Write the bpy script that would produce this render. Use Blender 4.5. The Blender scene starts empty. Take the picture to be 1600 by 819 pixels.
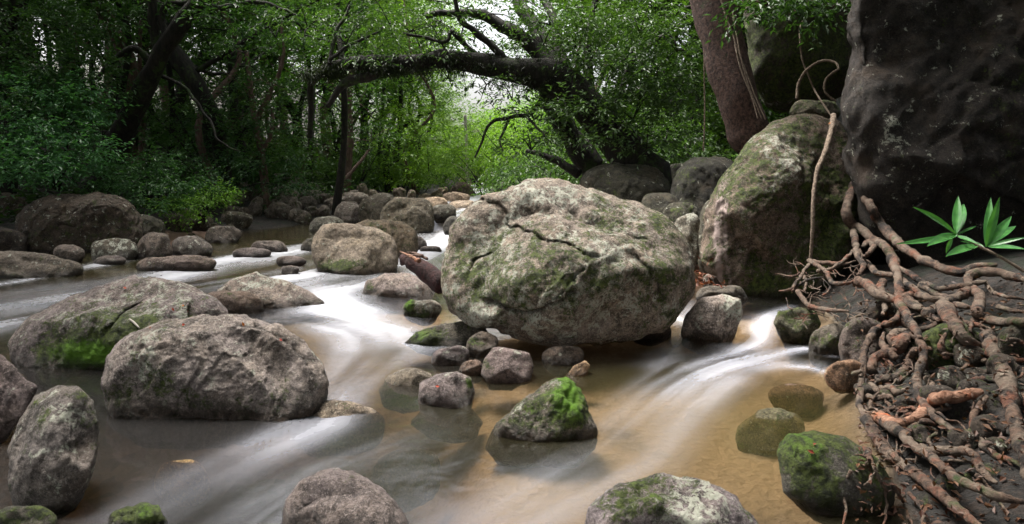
import bpy, math, random
import numpy as np
from mathutils import Vector

S = bpy.context.scene
COL = S.collection
rs = np.random.RandomState(7)
random.seed(7)

# ------------------------------------------------------------------ camera
F_PX = 1000.0; CX, CY = 800.0, 409.5; CAM_H = 1.5
PITCH = math.atan((CY - 265.0) / F_PX)
cam_d = bpy.data.cameras.new('camera'); cam = bpy.data.objects.new('camera', cam_d)
COL.objects.link(cam); S.camera = cam
cam.location = (0, 0, CAM_H); cam.rotation_euler = (math.pi/2 - PITCH, 0, 0)
cam_d.sensor_width = 36; cam_d.lens = 36 * F_PX / 1600; cam_d.clip_start = 0.05; cam_d.clip_end = 2000
CAM = np.array([0, 0, CAM_H]); FW = np.array([0, math.cos(PITCH), -math.sin(PITCH)])
RT = np.array([1.0, 0, 0]); UP = np.array([0, math.sin(PITCH), math.cos(PITCH)])

def ray(px, py):
    return FW + RT * ((px - CX) / F_PX) + UP * ((CY - py) / F_PX)
def P(px, py, t):
    return CAM + ray(px, py) * t
def at(px, py, z=0.0):
    r = ray(px, py); t = (z - CAM_H) / r[2]
    return CAM + r * t

# ------------------------------------------------------------------ world, sun, exposure
SUN = np.array([-0.30, 0.26, 0.88]); SUN /= np.linalg.norm(SUN)
w = bpy.data.worlds.new('World'); S.world = w; w.use_nodes = True
nt = w.node_tree; bg = nt.nodes['Background']
sky = nt.nodes.new('ShaderNodeTexSky'); sky.sky_type = 'NISHITA'; sky.sun_disc = False
sky.sun_elevation = math.asin(SUN[2]); sky.sun_rotation = math.atan2(SUN[0], SUN[1])
sky.air_density = 1.0; sky.dust_density = 8.0; sky.ozone_density = 0.6; sky.altitude = 0
hs = nt.nodes.new('ShaderNodeHueSaturation'); hs.inputs['Saturation'].default_value = 0.35   # thin overcast
nt.links.new(sky.outputs[0], hs.inputs['Color']); nt.links.new(hs.outputs[0], bg.inputs[0]); bg.inputs[1].default_value = 0.115
sd = bpy.data.lights.new('sun', 'SUN'); sd.energy = 3.3; sd.angle = math.radians(24); sd.color = (1, 0.96, 0.9)
so = bpy.data.objects.new('sun', sd); COL.objects.link(so)
so.rotation_euler = Vector(SUN.tolist()).to_track_quat('Z', 'Y').to_euler()
S.view_settings.view_transform = 'Standard'; S.view_settings.look = 'None'
S.view_settings.exposure = 1.8; S.view_settings.gamma = 1
S.render.engine = 'CYCLES'
S.cycles.max_bounces = 6; S.cycles.transparent_max_bounces = 8
S.cycles.diffuse_bounces = 3; S.cycles.glossy_bounces = 2; S.cycles.transmission_bounces = 3

# ------------------------------------------------------------------ noise
def _h(ix, iy, iz, s):
    n = (ix * 374761393 + iy * 668265263 + iz * 2147483647 + s * 974634777) & 0xffffffff
    n = ((n ^ (n >> 13)) * 1274126177) & 0xffffffff
    n = ((n ^ (n >> 16)) * 2246822519) & 0xffffffff
    return ((n ^ (n >> 15)) & 0xffff).astype(np.float64) / 32767.5 - 1.0
def vnoise(p, s=0):
    i = np.floor(p).astype(np.int64); f = p - i
    u = f * f * f * (f * (f * 6 - 15) + 10)
    x, y, z = i[:, 0], i[:, 1], i[:, 2]; a = 0
    for dx in (0, 1):
        wx = u[:, 0] if dx else 1 - u[:, 0]
        for dy in (0, 1):
            wy = u[:, 1] if dy else 1 - u[:, 1]
            for dz in (0, 1):
                wz = u[:, 2] if dz else 1 - u[:, 2]
                a = a + wx * wy * wz * _h(x + dx, y + dy, z + dz, s)
    return a
ROT = np.array([[0.0, 0.8, 0.6], [-0.8, 0.36, -0.48], [-0.6, -0.48, 0.64]])
def fbm(p, octv=4, s=0, gain=0.5):
    a = 0; amp = 1.0; q = p.copy()
    for k in range(octv):
        a = a + amp * vnoise(q, s + k); q = q @ ROT * 2.03 + 3.7; amp *= gain
    return a
def ss(a, b, x):
    t = np.clip((x - a) / (b - a), 0, 1); return t * t * (3 - 2 * t)

# ------------------------------------------------------------------ object helpers
def tag(o, label=None, cat=None, group=None, kind=None):
    if label: o['label'] = label
    if cat: o['category'] = cat
    if group: o['group'] = group
    if kind: o['kind'] = kind
    return o
def mesh_np(name, V, F, mat, smooth=True, attrs=None):
    """F: (n,3) or (n,4) array, or list of such arrays"""
    me = bpy.data.meshes.new(name)
    if not isinstance(F, list): F = [F]
    F = [np.asarray(f, dtype=np.int32) for f in F if len(f)]
    nl = sum(f.size for f in F); nf = sum(len(f) for f in F)
    me.vertices.add(len(V)); me.vertices.foreach_set('co', np.asarray(V, dtype=np.float32).ravel())
    me.loops.add(nl); me.loops.foreach_set('vertex_index', np.concatenate([f.ravel() for f in F]))
    tot = np.concatenate([np.full(len(f), f.shape[1], dtype=np.int32) for f in F])
    st = np.concatenate([[0], np.cumsum(tot)[:-1]]).astype(np.int32)
    me.polygons.add(nf); me.polygons.foreach_set('loop_start', st)
    me.polygons.foreach_set('use_smooth', np.full(nf, smooth))
    if attrs:
        for k, (dom, v) in attrs.items():
            a = me.attributes.new(k, 'FLOAT', dom); a.data.foreach_set('value', np.asarray(v, dtype=np.float32))
    me.update(calc_edges=True)
    if mat: me.materials.append(mat)
    return me
def link(name, me, loc=(0, 0, 0), parent=None):
    o = bpy.data.objects.new(name, me); COL.objects.link(o); o.location = [float(v) for v in loc]
    if parent: o.parent = parent
    return o
def thing(name, loc, label, cat, group=None):
    return tag(link(name, None, loc), label, cat, group)
def copy_tree(o, parent=None):
    c = o.copy(); COL.objects.link(c)
    if parent: c.parent = parent
    for ch in list(o.children): copy_tree(ch, c)
    return c

# ------------------------------------------------------------------ material helpers
def newmat(name):
    m = bpy.data.materials.new(name); m.use_nodes = True
    return m, m.node_tree.nodes, m.node_tree.links, m.node_tree.nodes['Principled BSDF']
class G:
    """small node-graph writer"""
    def __init__(s, name):
        s.m, s.n, s.l, s.b = newmat(name)
        s.pos = s.n.new('ShaderNodeNewGeometry').outputs['Position']
    def put(s, sock, v):
        if hasattr(v, 'is_output') or isinstance(v, bpy.types.NodeSocket): s.l.new(v, sock)
        else:
            if isinstance(v, tuple) and len(v) == 3 and sock.type == 'RGBA': v = v + (1,)
            sock.default_value = v
    def noise(s, scale, detail=4, rough=0.55, vec=None, dist=0.0):
        n = s.n.new('ShaderNodeTexNoise'); s.put(n.inputs['Vector'], vec or s.pos)
        n.inputs['Scale'].default_value = scale; n.inputs['Detail'].default_value = detail
        n.inputs['Roughness'].default_value = rough; n.inputs['Distortion'].default_value = dist
        return n.outputs['Fac']
    def vor(s, scale, feat='F1', vec=None, out='Distance', rnd=1.0):
        n = s.n.new('ShaderNodeTexVoronoi'); n.feature = feat; s.put(n.inputs['Vector'], vec or s.pos)
        n.inputs['Scale'].default_value = scale; n.inputs['Randomness'].default_value = rnd
        return n.outputs[out]
    def map(s, vec, scale=(1, 1, 1), rot=(0, 0, 0)):
        n = s.n.new('ShaderNodeMapping'); s.put(n.inputs['Vector'], vec)
        n.inputs['Scale'].default_value = scale; n.inputs['Rotation'].default_value = rot
        return n.outputs[0]
    def math(s, op, a, b=0.0, c=None, clamp=False):
        n = s.n.new('ShaderNodeMath'); n.operation = op; n.use_clamp = clamp
        s.put(n.inputs[0], a); s.put(n.inputs[1], b)
        if c is not None: s.put(n.inputs[2], c)
        return n.outputs[0]
    def step(s, a, lo, hi):
        n = s.n.new('ShaderNodeMapRange'); n.interpolation_type = 'SMOOTHSTEP'; s.put(n.inputs[0], a)
        n.inputs[1].default_value = lo; n.inputs[2].default_value = hi
        return n.outputs[0]
    def mix(s, f, a, b, blend='MIX'):
        n = s.n.new('ShaderNodeMix'); n.data_type = 'RGBA'; n.blend_type = blend; n.clamp_factor = True
        s.put(n.inputs[0], f); s.put(n.inputs[6], a); s.put(n.inputs[7], b)
        return n.outputs[2]
    def attr(s, name):
        n = s.n.new('ShaderNodeAttribute'); n.attribute_name = name; return n.outputs['Fac']
    def objcol(s):
        return s.n.new('ShaderNodeObjectInfo').outputs['Color']
    def objrnd(s):
        return s.n.new('ShaderNodeObjectInfo').outputs['Random']
    def bump(s, h, strength, dist, normal=None):
        n = s.n.new('ShaderNodeBump'); s.put(n.inputs['Height'], h)
        n.inputs['Strength'].default_value = strength; n.inputs['Distance'].default_value = dist
        if normal is not None: s.put(n.inputs['Normal'], normal)
        return n.outputs[0]

# ---- rock: grey-brown granite, speckled, with lichen and moss where the attributes say, wet near the water
def rock_mat():
    g = G('granite')
    patch = g.noise(2.2, 6, 0.65); mid = g.noise(11, 7, 0.75); fine = g.noise(62, 4, 0.75); grain = g.noise(190, 2, 0.8)
    c = g.mix(g.step(mid, 0.38, 0.64), (0.065, 0.055, 0.045), (0.36, 0.31, 0.265))
    c = g.mix(g.step(patch, 0.44, 0.60), c, g.mix(g.step(mid, 0.34, 0.66), (0.12, 0.103, 0.096), (0.34, 0.30, 0.28)))
    c = g.mix(g.step(g.noise(3.4, 6, 0.7), 0.54, 0.66), c, g.mix(mid, (0.05, 0.042, 0.036), (0.16, 0.13, 0.11)))
    c = g.mix(g.math('MULTIPLY', g.step(fine, 0.54, 0.64), 0.8), c, (0.50, 0.45, 0.41))
    c = g.mix(g.math('MULTIPLY', g.step(fine, 0.45, 0.36), 0.8), c, (0.035, 0.03, 0.028))
    c = g.mix(g.math('MULTIPLY', g.step(grain, 0.58, 0.68), 0.6), c, (0.55, 0.50, 0.48))
    c = g.mix(g.math('MULTIPLY', g.step(grain, 0.42, 0.32), 0.7), c, (0.03, 0.027, 0.025))
    c = g.mix(g.attr('crev'), c, (0.02, 0.017, 0.014))
    c = g.mix(1.0, c, g.objcol(), 'MULTIPLY'); c = g.mix(1.0, c, (1.02, 1.01, 0.99), 'MULTIPLY')
    c = g.mix(g.math('MULTIPLY', g.step(g.noise(1.9, 5, 0.7), 0.52, 0.68), .2), c, (0.15, 0.09, 0.05))
    # lichen
    ln = g.math('ADD', g.noise(9, 7, 0.72, dist=0.4), g.math('MULTIPLY', g.attr('lichen'), 0.35))
    lf = g.math('MULTIPLY', g.step(ln, 0.60, 0.68), g.step(g.noise(45, 3), 0.38, 0.5))
    c = g.mix(lf, c, g.mix(g.noise(22, 3), (0.34, 0.36, 0.26), (0.62, 0.60, 0.53)))
    # moss
    mn = g.math('ADD', g.math('ADD', g.math('MULTIPLY', g.noise(7, 9, 0.78), 1.25), g.math('MULTIPLY', g.noise(45, 4, .7), 0.5)),
                g.math('MULTIPLY', g.attr('moss'), 0.42))
    mf = g.step(mn, 0.93, 1.10)
    mossc = g.mix(g.step(g.noise(26, 5, 0.75), 0.36, 0.66), (0.020, 0.028, 0.006), (0.11, 0.145, 0.024))
    mossc = g.mix(g.step(g.math('ADD', g.attr('vivid'), g.math('MULTIPLY', g.math('SUBTRACT', g.noise(13, 6, .75), .5), 1.5)), 0.35, 0.95), mossc, g.mix(g.noise(60, 4), (0.06, 0.15, 0.006), (0.17, 0.36, 0.012)))
    c = g.mix(g.attr('vein'), c, g.mix(mid, (0.28, 0.19, 0.17), (0.55, 0.45, 0.42)))
    c = g.mix(mf, c, mossc)
    wet = g.attr('wet')
    wetc = g.mix(1.0, c, (0.26, 0.23, 0.20), 'MULTIPLY')
    c = g.mix(wet, c, wetc)
    g.l.new(c, g.b.inputs['Base Color'])
    g.l.new(g.math('SUBTRACT', 0.82, g.math('MULTIPLY', wet, 0.5)), g.b.inputs['Roughness'])
    g.b.inputs['Specular IOR Level'].default_value = 0.35
    h = g.math('ADD', g.math('MULTIPLY', g.noise(9, 10, 0.80), 1.6), g.math('MULTIPLY', g.noise(100, 3, 0.8), 0.22))
    h = g.math('ADD', h, g.math('MULTIPLY', mf, g.math('MULTIPLY', g.noise(90, 4, 0.8), 0.5)))
    g.l.new(g.bump(h, 1.0, 0.07), g.b.inputs['Normal'])
    return g.m
def bark_mat(name, a, b, moss=0.0, scale=(14, 14, 3), red=None, pale=0.05, patchy=False):
    g = G(name)
    v = g.map(g.pos, scale)
    n = g.noise(1.0, 6, 0.7, vec=v)
    c = g.mix(g.step(n, 0.3, 0.7), a, b)
    if patchy: c = g.mix(g.step(g.noise(3.2, 5, 0.7), 0.44, 0.60), c, g.mix(n, (0.05, 0.036, 0.026), (0.19, 0.145, 0.11))); c = g.mix(g.step(g.noise(5.7, 5, 0.7), 0.50, 0.38), c, (0.014, 0.010, 0.008))
    if red: c = g.mix(g.step(g.noise(5, 5, 0.7), 0.52, 0.66), c, red)
    pale_ = g.step(g.noise(9, 6, 0.75), 0.60, 0.70)
    c = g.mix(g.math('MULTIPLY', pale_, pale), c, (0.40, 0.38, 0.30))
    if moss: c = g.mix(g.step(g.noise(3, 6, 0.75), 0.62 - moss * 0.3, 0.75 - moss * 0.3), c, (0.03, 0.05, 0.012))
    g.l.new(c, g.b.inputs['Base Color']); g.b.inputs['Roughness'].default_value = 0.8
    g.b.inputs['Specular IOR Level'].default_value = 0.3
    g.l.new(g.bump(g.math('ADD', n, g.math('MULTIPLY', g.noise(40, 5, 0.8), 0.4)), 1.0, 0.03), g.b.inputs['Normal'])
    return g.m
def leaf_mat(name, dark, light, trans=0.35, rough=0.42):
    g = G(name)
    f = g.attr('rnd')
    c = g.mix(f, dark, light)
    c = g.mix(1.0, c, g.objcol(), 'MULTIPLY')
    g.l.new(c, g.b.inputs['Base Color']); g.b.inputs['Roughness'].default_value = rough
    g.b.inputs['Specular IOR Level'].default_value = 0.4
    tr = g.n.new('ShaderNodeBsdfTranslucent')
    g.l.new(g.mix(1.0, c, (1.5, 1.7, 0.6), 'MULTIPLY'), tr.inputs['Color'])
    mx = g.n.new('ShaderNodeMixShader'); mx.inputs[0].default_value = trans
    g.l.new(g.b.outputs[0], mx.inputs[1]); g.l.new(tr.outputs[0], mx.inputs[2])
    g.l.new(mx.outputs[0], g.n['Material Output'].inputs['Surface'])
    return g.m
ROCK = rock_mat()
BARK_DARK = bark_mat('mossy_dark_bark', (0.005, 0.004, 0.003), (0.024, 0.019, 0.015), 0.35)
BARK_RED = bark_mat('reddish_bark', (0.05, 0.03, 0.022), (0.16, 0.10, 0.08), 0.0)
BARK_PINK = bark_mat('rough_purplish_bark', (0.014, 0.008, 0.006), (0.12, 0.068, 0.055), 0.05, (26, 26, 20), pale=.4)
BARK_PALE = bark_mat('pale_bark', (0.25, 0.22, 0.18), (0.5, 0.46, 0.40), 0.0)
ROOTM = bark_mat('root_bark', (0.022, 0.013, 0.009), (0.13, 0.08, 0.055), 0.16, (30, 30, 30), (0.13, 0.05, 0.028), .25, True)
ROOTR = bark_mat('red_root_bark', (0.10, 0.04, 0.02), (0.32, 0.18, 0.12), 0.0, (22, 22, 22), (0.42, 0.10, 0.03))
TWIG = bark_mat('twig_bark', (0.10, 0.07, 0.05), (0.30, 0.23, 0.17), 0.0, (40, 40, 40))
LEAF = leaf_mat('forest_leaf', (0.010, 0.028, 0.008), (0.055, 0.10, 0.024), .32, .5)
LEAF_NEAR = leaf_mat('glossy_leaf', (0.012, 0.030, 0.012), (0.065, 0.115, 0.038), 0.28, 0.5)
LEAF_DEAD = leaf_mat('dead_leaf', (0.20, 0.05, 0.02), (0.50, 0.20, 0.08), 0.1, 0.6)

# ------------------------------------------------------------------ the lie of the land
def seg_dist(p, poly, closed=False):
    """distance, nearest segment direction, param for points p (n,2) to polyline (m,2)"""
    best = np.full(len(p), 1e9); dr = np.zeros((len(p), 2)); par = np.zeros(len(p))
    m = len(poly); rng = range(m if closed else m - 1)
    for i in rng:
        a = poly[i]; b = poly[(i + 1) % m]; ab = b - a; L2 = ab @ ab + 1e-12
        t = np.clip(((p - a) @ ab) / L2, 0, 1); q = a + t[:, None] * ab
        d = np.hypot(*(p - q).T); k = d < best
        best[k] = d[k]; dr[k] = ab / math.sqrt(L2); par[k] = i + t[k]
    return best, dr, par
def inside(p, poly):
    c = np.zeros(len(p), bool); m = len(poly)
    for i in range(m):
        a = poly[i]; b = poly[(i + 1) % m]
        k = ((a[1] > p[:, 1]) != (b[1] > p[:, 1])) & (p[:, 0] < (b[0] - a[0]) * (p[:, 1] - a[1]) / (b[1] - a[1] + 1e-12) + a[0])
        c ^= k
    return c
def g2(px, py, z=0.05): return at(px, py, z)[:2]
LB = [g2(-500, 420), g2(-200, 402), g2(0, 396), g2(130, 396), g2(235, 392), g2(330, 375), g2(395, 362), g2(480, 352), g2(560, 350), g2(610, 356)]
RB = [g2(1360, 640), g2(1335, 560), g2(1290, 500), g2(1262, 462), g2(1150, 440), g2(1075, 420), g2(900, 375), g2(770, 352)]
CH = np.array([(-40, -6)] + [(-30, 4)] + LB + [(-2.3, 15.6), (-2.7, 20), (-3.2, 27), (-3.4, 44), (-2.2, 44), (-1.2, 27), (-0.7, 17)] + RB[::-1] + [(1.75, 2.6), (1.5, 1.5), (1.6, -1), (2.5, -6)])
def water_level(x, y):
    L = 0.10 * ss(7.0, 12.5, y)
    # backwater on the right sits a little higher
    L = np.maximum(L, 0.13 * ss(0, 0.35, (y - 5.35) + 0.55 * (x - 2.6)) * ss(-0.2, 0.5, x))
    return L
def ground_h(x, y):
    p = np.stack([x, y], 1); d, _, _ = seg_dist(p, CH, True); ins = inside(p, CH)
    n = fbm(np.stack([x * 0.35, y * 0.35, x * 0], 1), 4, 11); nf = fbm(np.stack([x * 2.2, y * 2.2, x * 0], 1), 4, 21)
    left = x < -1.5 + 0 * y
    near_r = ss(9, 5, y) * ss(0, 1.5, x)
    h = np.where(left, 0.10 * np.minimum(d, 5) + 0.30 * np.maximum(d - 5, 0), 0.22 * np.minimum(d, 4) + 0.42 * np.maximum(d - 4, 0))
    h = h * (1 - near_r) + near_r * (0.38 * np.minimum(d, 2.5) + 0.6 * np.maximum(d - 2.5, 0))
    cap = np.where(left, 6.0 + 16 * ss(-7, -16, x + 0.25 * (y - 14)), 7.5 + 10 * ss(5, 12, x)) * (1 - ss(28, 70, y) * np.where(left, ss(-40, -15, x), ss(30, 12, x))) + 2.2; h = cap * (1 - np.exp(-h / cap)) + 0.06 * ss(0, .3, d) + np.minimum(d, 3) * 0.06 * n + 0.04 * nf * ss(0, 1, d)
    h = h + 0.35 * ss(15.5, 22, y) * ss(0, 1, d) + 0.02 * np.maximum(y - 22, 0)
    # bed
    deep = 0.20 + 0.55 * ss(0.0, -0.7, x) * ss(5.2, 3.6, y) + 0.25 * ss(7, 9, y)
    bed = -np.minimum(d * 0.7, deep) + 0.035 * n + 0.012 * nf + 0.22 * ss(14.7, 15.3, y) * (x > -2.6) + 0.02 * np.maximum(y - 22, 0)
    bed = bed + water_level(x, y) * 0.9
    return np.where(ins, bed, h + water_level(x, y) * ss(3, 0, d))
def gh(x, y): return float(ground_h(np.array([float(x)]), np.array([float(y)]))[0])

# ------------------------------------------------------------------ ground sheet (banks, slopes and stream bed in one)
SAND = [(960, 585, 230, 60), (800, 740, 200, 120), (1120, 640, 170, 90), (700, 640, 110, 40), (1240, 560, 90, 60), (570, 600, 50, 35), (560, 520, 150, 60),
        (1200, 470, 60, 18), (1000, 760, 200, 60)]
def build_ground():
    nx, ny = 380, 400
    u = np.linspace(-1, 1, nx); v = np.linspace(0, 1, ny)
    xs = 9 * u + 291 * np.sign(u) * np.abs(u) ** 6
    ys = -6 + 26 * v + 280 * v ** 6
    X, Y = np.meshgrid(xs, ys); x = X.ravel(); y = Y.ravel()
    z = ground_h(x, y)
    V = np.stack([x, y, z], 1)
    i = np.arange(nx * ny).reshape(ny, nx)
    F = np.stack([i[:-1, :-1].ravel(), i[:-1, 1:].ravel(), i[1:, 1:].ravel(), i[1:, :-1].ravel()], 1)
    sand = np.zeros(len(x))
    for px, py, rx, ry in SAND:
        c = at(px, py, -0.2); e = at(px + rx, py, -0.2); f = at(px, py - ry, -0.2)
        wx = e[0] - c[0]; wy = f[1] - c[1]
        q = ((x - c[0]) / wx) ** 2 + ((y - c[1]) / wy) ** 2
        sand = np.maximum(sand, np.exp(-q ** 1.5 * 0.7))
    c = at(268, 362, 0.3); bank = np.exp(-(((x - c[0]) / 0.9) ** 2 + ((y - c[1]) / 1.6) ** 2))
    c2 = at(1110, 425, 0.1); bank = np.maximum(bank, np.exp(-(((x - c2[0]) / 0.3) ** 2 + ((y - c2[1]) / 1.2) ** 2)))
    g = G('earth_and_sand')
    n = g.noise(3, 6, 0.65); fine = g.noise(40, 5, 0.75)
    soil = g.mix(g.step(fine, 0.35, 0.65), (0.005, 0.004, 0.003), (0.02, 0.015, 0.010))
    litter = g.mix(g.vor(34, out='Color'), (0.012, 0.008, 0.006), (0.055, 0.034, 0.022))
    soil = g.mix(g.step(g.noise(9, 5, 0.7), 0.48, 0.58), soil, litter)
    soil = g.mix(g.step(g.noise(1.2, 6, 0.7), 0.5, 0.62), soil, (0.010, 0.018, 0.005))
    sandc = g.mix(g.noise(60, 4, 0.8), (0.33, 0.24, 0.145), (0.48, 0.36, 0.235))
    gravel = g.mix(g.vor(16, out='Color'), (0.045, 0.036, 0.028), (0.17, 0.13, 0.10))
    sf = g.step(g.math('ADD', g.attr('sand'), g.math('MULTIPLY', g.math('SUBTRACT', n, 0.5), 0.7)), 0.22, 0.78)
    bed = g.mix(sf, gravel, sandc)
    c = g.mix(g.attr('bed'), soil, bed)
    c = g.mix(g.step(g.attr('bank'), 0.35, 0.6), c, (0.36, 0.22, 0.16))
    g.l.new(c, g.b.inputs['Base Color']); g.b.inputs['Roughness'].default_value = 0.85
    g.l.new(g.bump(g.math('ADD', fine, g.math('MULTIPLY', g.vor(16), 0.6)), 1.0, 0.08), g.b.inputs['Normal'])
    bedm = ss(0.06, -0.03, z - water_level(x, y) - 0.25 * (y > 15) * (y < 45)) * inside(np.stack([x, y], 1), CH)
    me = mesh_np('ground', V, F, g.m, attrs={'sand': ('POINT', sand), 'bank': ('POINT', bank), 'bed': ('POINT', bedm)})
    return tag(link('ground', me), kind='structure')
build_ground()

# ------------------------------------------------------------------ water: one sheet, its drawn-out flow lines computed along the current
STREAMS = [
    ([(690, 366, .5, .97), (672, 385, .75, .95), (655, 402, .65, .85), (630, 425, .3, .5), (560, 442, .3, .55), (500, 448, .3, .6)]),
    ([(480, 394, .4, .8), (400, 400, .5, .95), (340, 410, .5, .95), (270, 428, .4, .85), (200, 450, .3, .3), (100, 476, .35, .6), (0, 495, .4, .75), (-200, 530, .5, .7)]),
    ([(300, 388, .12, .1), (240, 394, .16, .6), (205, 404, .2, .7), (150, 415, .2, .8), (90, 425, .15, .3), (0, 441, .16, .95), (-200, 468, .3, .9)]),
    ([(560, 372, .2, .1), (470, 388, .25, .5), (450, 400, .5, .95), (465, 420, .55, .9), (440, 440, .45, .85), (505, 450, .35, .9), (530, 475, .42, .95), (570, 510, .35, .8), (555, 545, .24, .38),
      (535, 600, .18, .28), (510, 650, .16, .34), (440, 690, .15, .22), (330, 750, .18, .06), (200, 819, .2, .06), (50, 900, .2, .05)]),
    ([(540, 500, .3, .7), (610, 510, .3, .6), (660, 535, .25, .35), (600, 570, .12, .1), (540, 600, .12, .15), (500, 640, .14, .38), (430, 670, .13, .34), (350, 700, .12, .1), (200, 780, .15, .06)]),
    ([(430, 490, .2, .3), (480, 480, .2, .5), (540, 480, .25, .7)]),
    ([(700, 650, .1, .0), (620, 680, .1, .1), (500, 720, .12, .15), (420, 780, .16, .2), (300, 900, .2, .1)]),
    ([(1325, 578, .08, .75), (1270, 562, .11, .9), (1210, 556, .13, .9), (1150, 562, .14, .9), (1080, 588, .17, .45), (1020, 635, .17, .22), (960, 680, .15, .12), (880, 725, .16, .18),
      (780, 780, .2, .12), (650, 850, .25, .08)]),
    ([(1235, 490, .06, .2), (1205, 508, .12, .85), (1175, 528, .14, .95), (1140, 548, .16, .9), (1060, 575, .14, .4), (1000, 610, .12, .2), (950, 650, .12, .1)]),
    ([(1300, 545, .05, .5), (1262, 535, .06, .9), (1225, 540, .09, .85), (1160, 556, .15, .8)]),
    ([(520, 428, .7, .35), (300, 436, .8, .40), (100, 455, .8, .42), (-200, 495, 1.0, .42)]),  # silvery reflection on the left pool, painted as a broad weak foam band
    ([(1078, 480, .05, .2), (1066, 508, .06, .75), (1052, 532, .1, .6), (1020, 560, .12, .15)]),
    ([(1130, 580, .15, .4), (1085, 630, .12, .16), (1010, 710, .14, .14), (880, 780, .2, .12), (760, 850, .25, .1)]),
]
def water_mat():
    g = G('silky_stream_water')
    foam_sheen = g.attr('foam_sheen'); depth = g.attr('depth')
    nt = g.n
    tr = nt.new('ShaderNodeBsdfTransparent'); 
    ab = g.math('MULTIPLY', depth, -2.2); cc = nt.new('ShaderNodeCombineColor')
    for ch, kk in enumerate((0.85, 1.15, 1.7)): g.l.new(g.math('POWER', 2.718, g.math('MULTIPLY', ab, kk * 0.55)), cc.inputs[ch])
    g.l.new(cc.outputs[0], tr.inputs[0])
    mk = nt.new('ShaderNodeBsdfDiffuse')
    g.l.new(g.mix(g.attr('olive'), (0.038, 0.036, 0.035), (0.15, 0.135, 0.045)), mk.inputs[0])
    mf = g.math('SUBTRACT', 1.0, g.math('POWER', 2.718, g.math('MULTIPLY', depth, -0.55)), clamp=True)
    m1 = nt.new('ShaderNodeMixShader'); g.l.new(mf, m1.inputs[0]); g.l.new(tr.outputs[0], m1.inputs[1]); g.l.new(mk.outputs[0], m1.inputs[2])
    fd = nt.new('ShaderNodeBsdfDiffuse'); fd.inputs[0].default_value = (0.41, 0.42, 0.48, 1)
    m2 = nt.new('ShaderNodeMixShader'); g.l.new(foam_sheen, m2.inputs[0]); g.l.new(m1.outputs[0], m2.inputs[1]); g.l.new(fd.outputs[0], m2.inputs[2])
    gl = nt.new('ShaderNodeBsdfGlossy'); g.l.new(g.math('ADD', 0.10, g.math('MULTIPLY', foam_sheen, 0.5)), gl.inputs['Roughness']); gl.inputs[0].default_value = (1, 1, 1, 1)
    fr = nt.new('ShaderNodeFresnel'); fr.inputs[0].default_value = 1.33
    m3 = nt.new('ShaderNodeMixShader'); g.l.new(g.math('MULTIPLY', fr.outputs[0], g.math('SUBTRACT', 1.0, g.math('MULTIPLY', foam_sheen, 0.7))), m3.inputs[0])
    g.l.new(m2.outputs[0], m3.inputs[1]); g.l.new(gl.outputs[0], m3.inputs[2])
    b = g.bump(g.noise(2.5, 3, 0.5), 0.25, 0.05); g.l.new(b, gl.inputs['Normal']); g.l.new(b, fr.inputs['Normal'])
    g.l.new(m3.outputs[0], nt['Material Output'].inputs['Surface'])
    return g.m
WATER = water_mat()
def flow_field(x, y):
    """current direction (2) and white-water and painted sheen amount at world points"""
    p = np.stack([x, y], 1); vx = np.full(len(x), -0.25) * 0.02; vy = np.full(len(x), -1.0) * 0.02; f = np.zeros(len(x))
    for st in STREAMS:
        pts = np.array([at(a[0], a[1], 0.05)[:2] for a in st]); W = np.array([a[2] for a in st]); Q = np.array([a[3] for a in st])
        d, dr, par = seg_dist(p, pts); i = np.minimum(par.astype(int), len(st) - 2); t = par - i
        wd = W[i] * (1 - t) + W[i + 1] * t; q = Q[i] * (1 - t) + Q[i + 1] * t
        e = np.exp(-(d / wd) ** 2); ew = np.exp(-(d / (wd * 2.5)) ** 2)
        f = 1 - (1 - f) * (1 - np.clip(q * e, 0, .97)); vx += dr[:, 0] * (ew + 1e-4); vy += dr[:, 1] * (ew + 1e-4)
    n = np.hypot(vx, vy) + 1e-9
    return vx / n, vy / n, f
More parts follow.
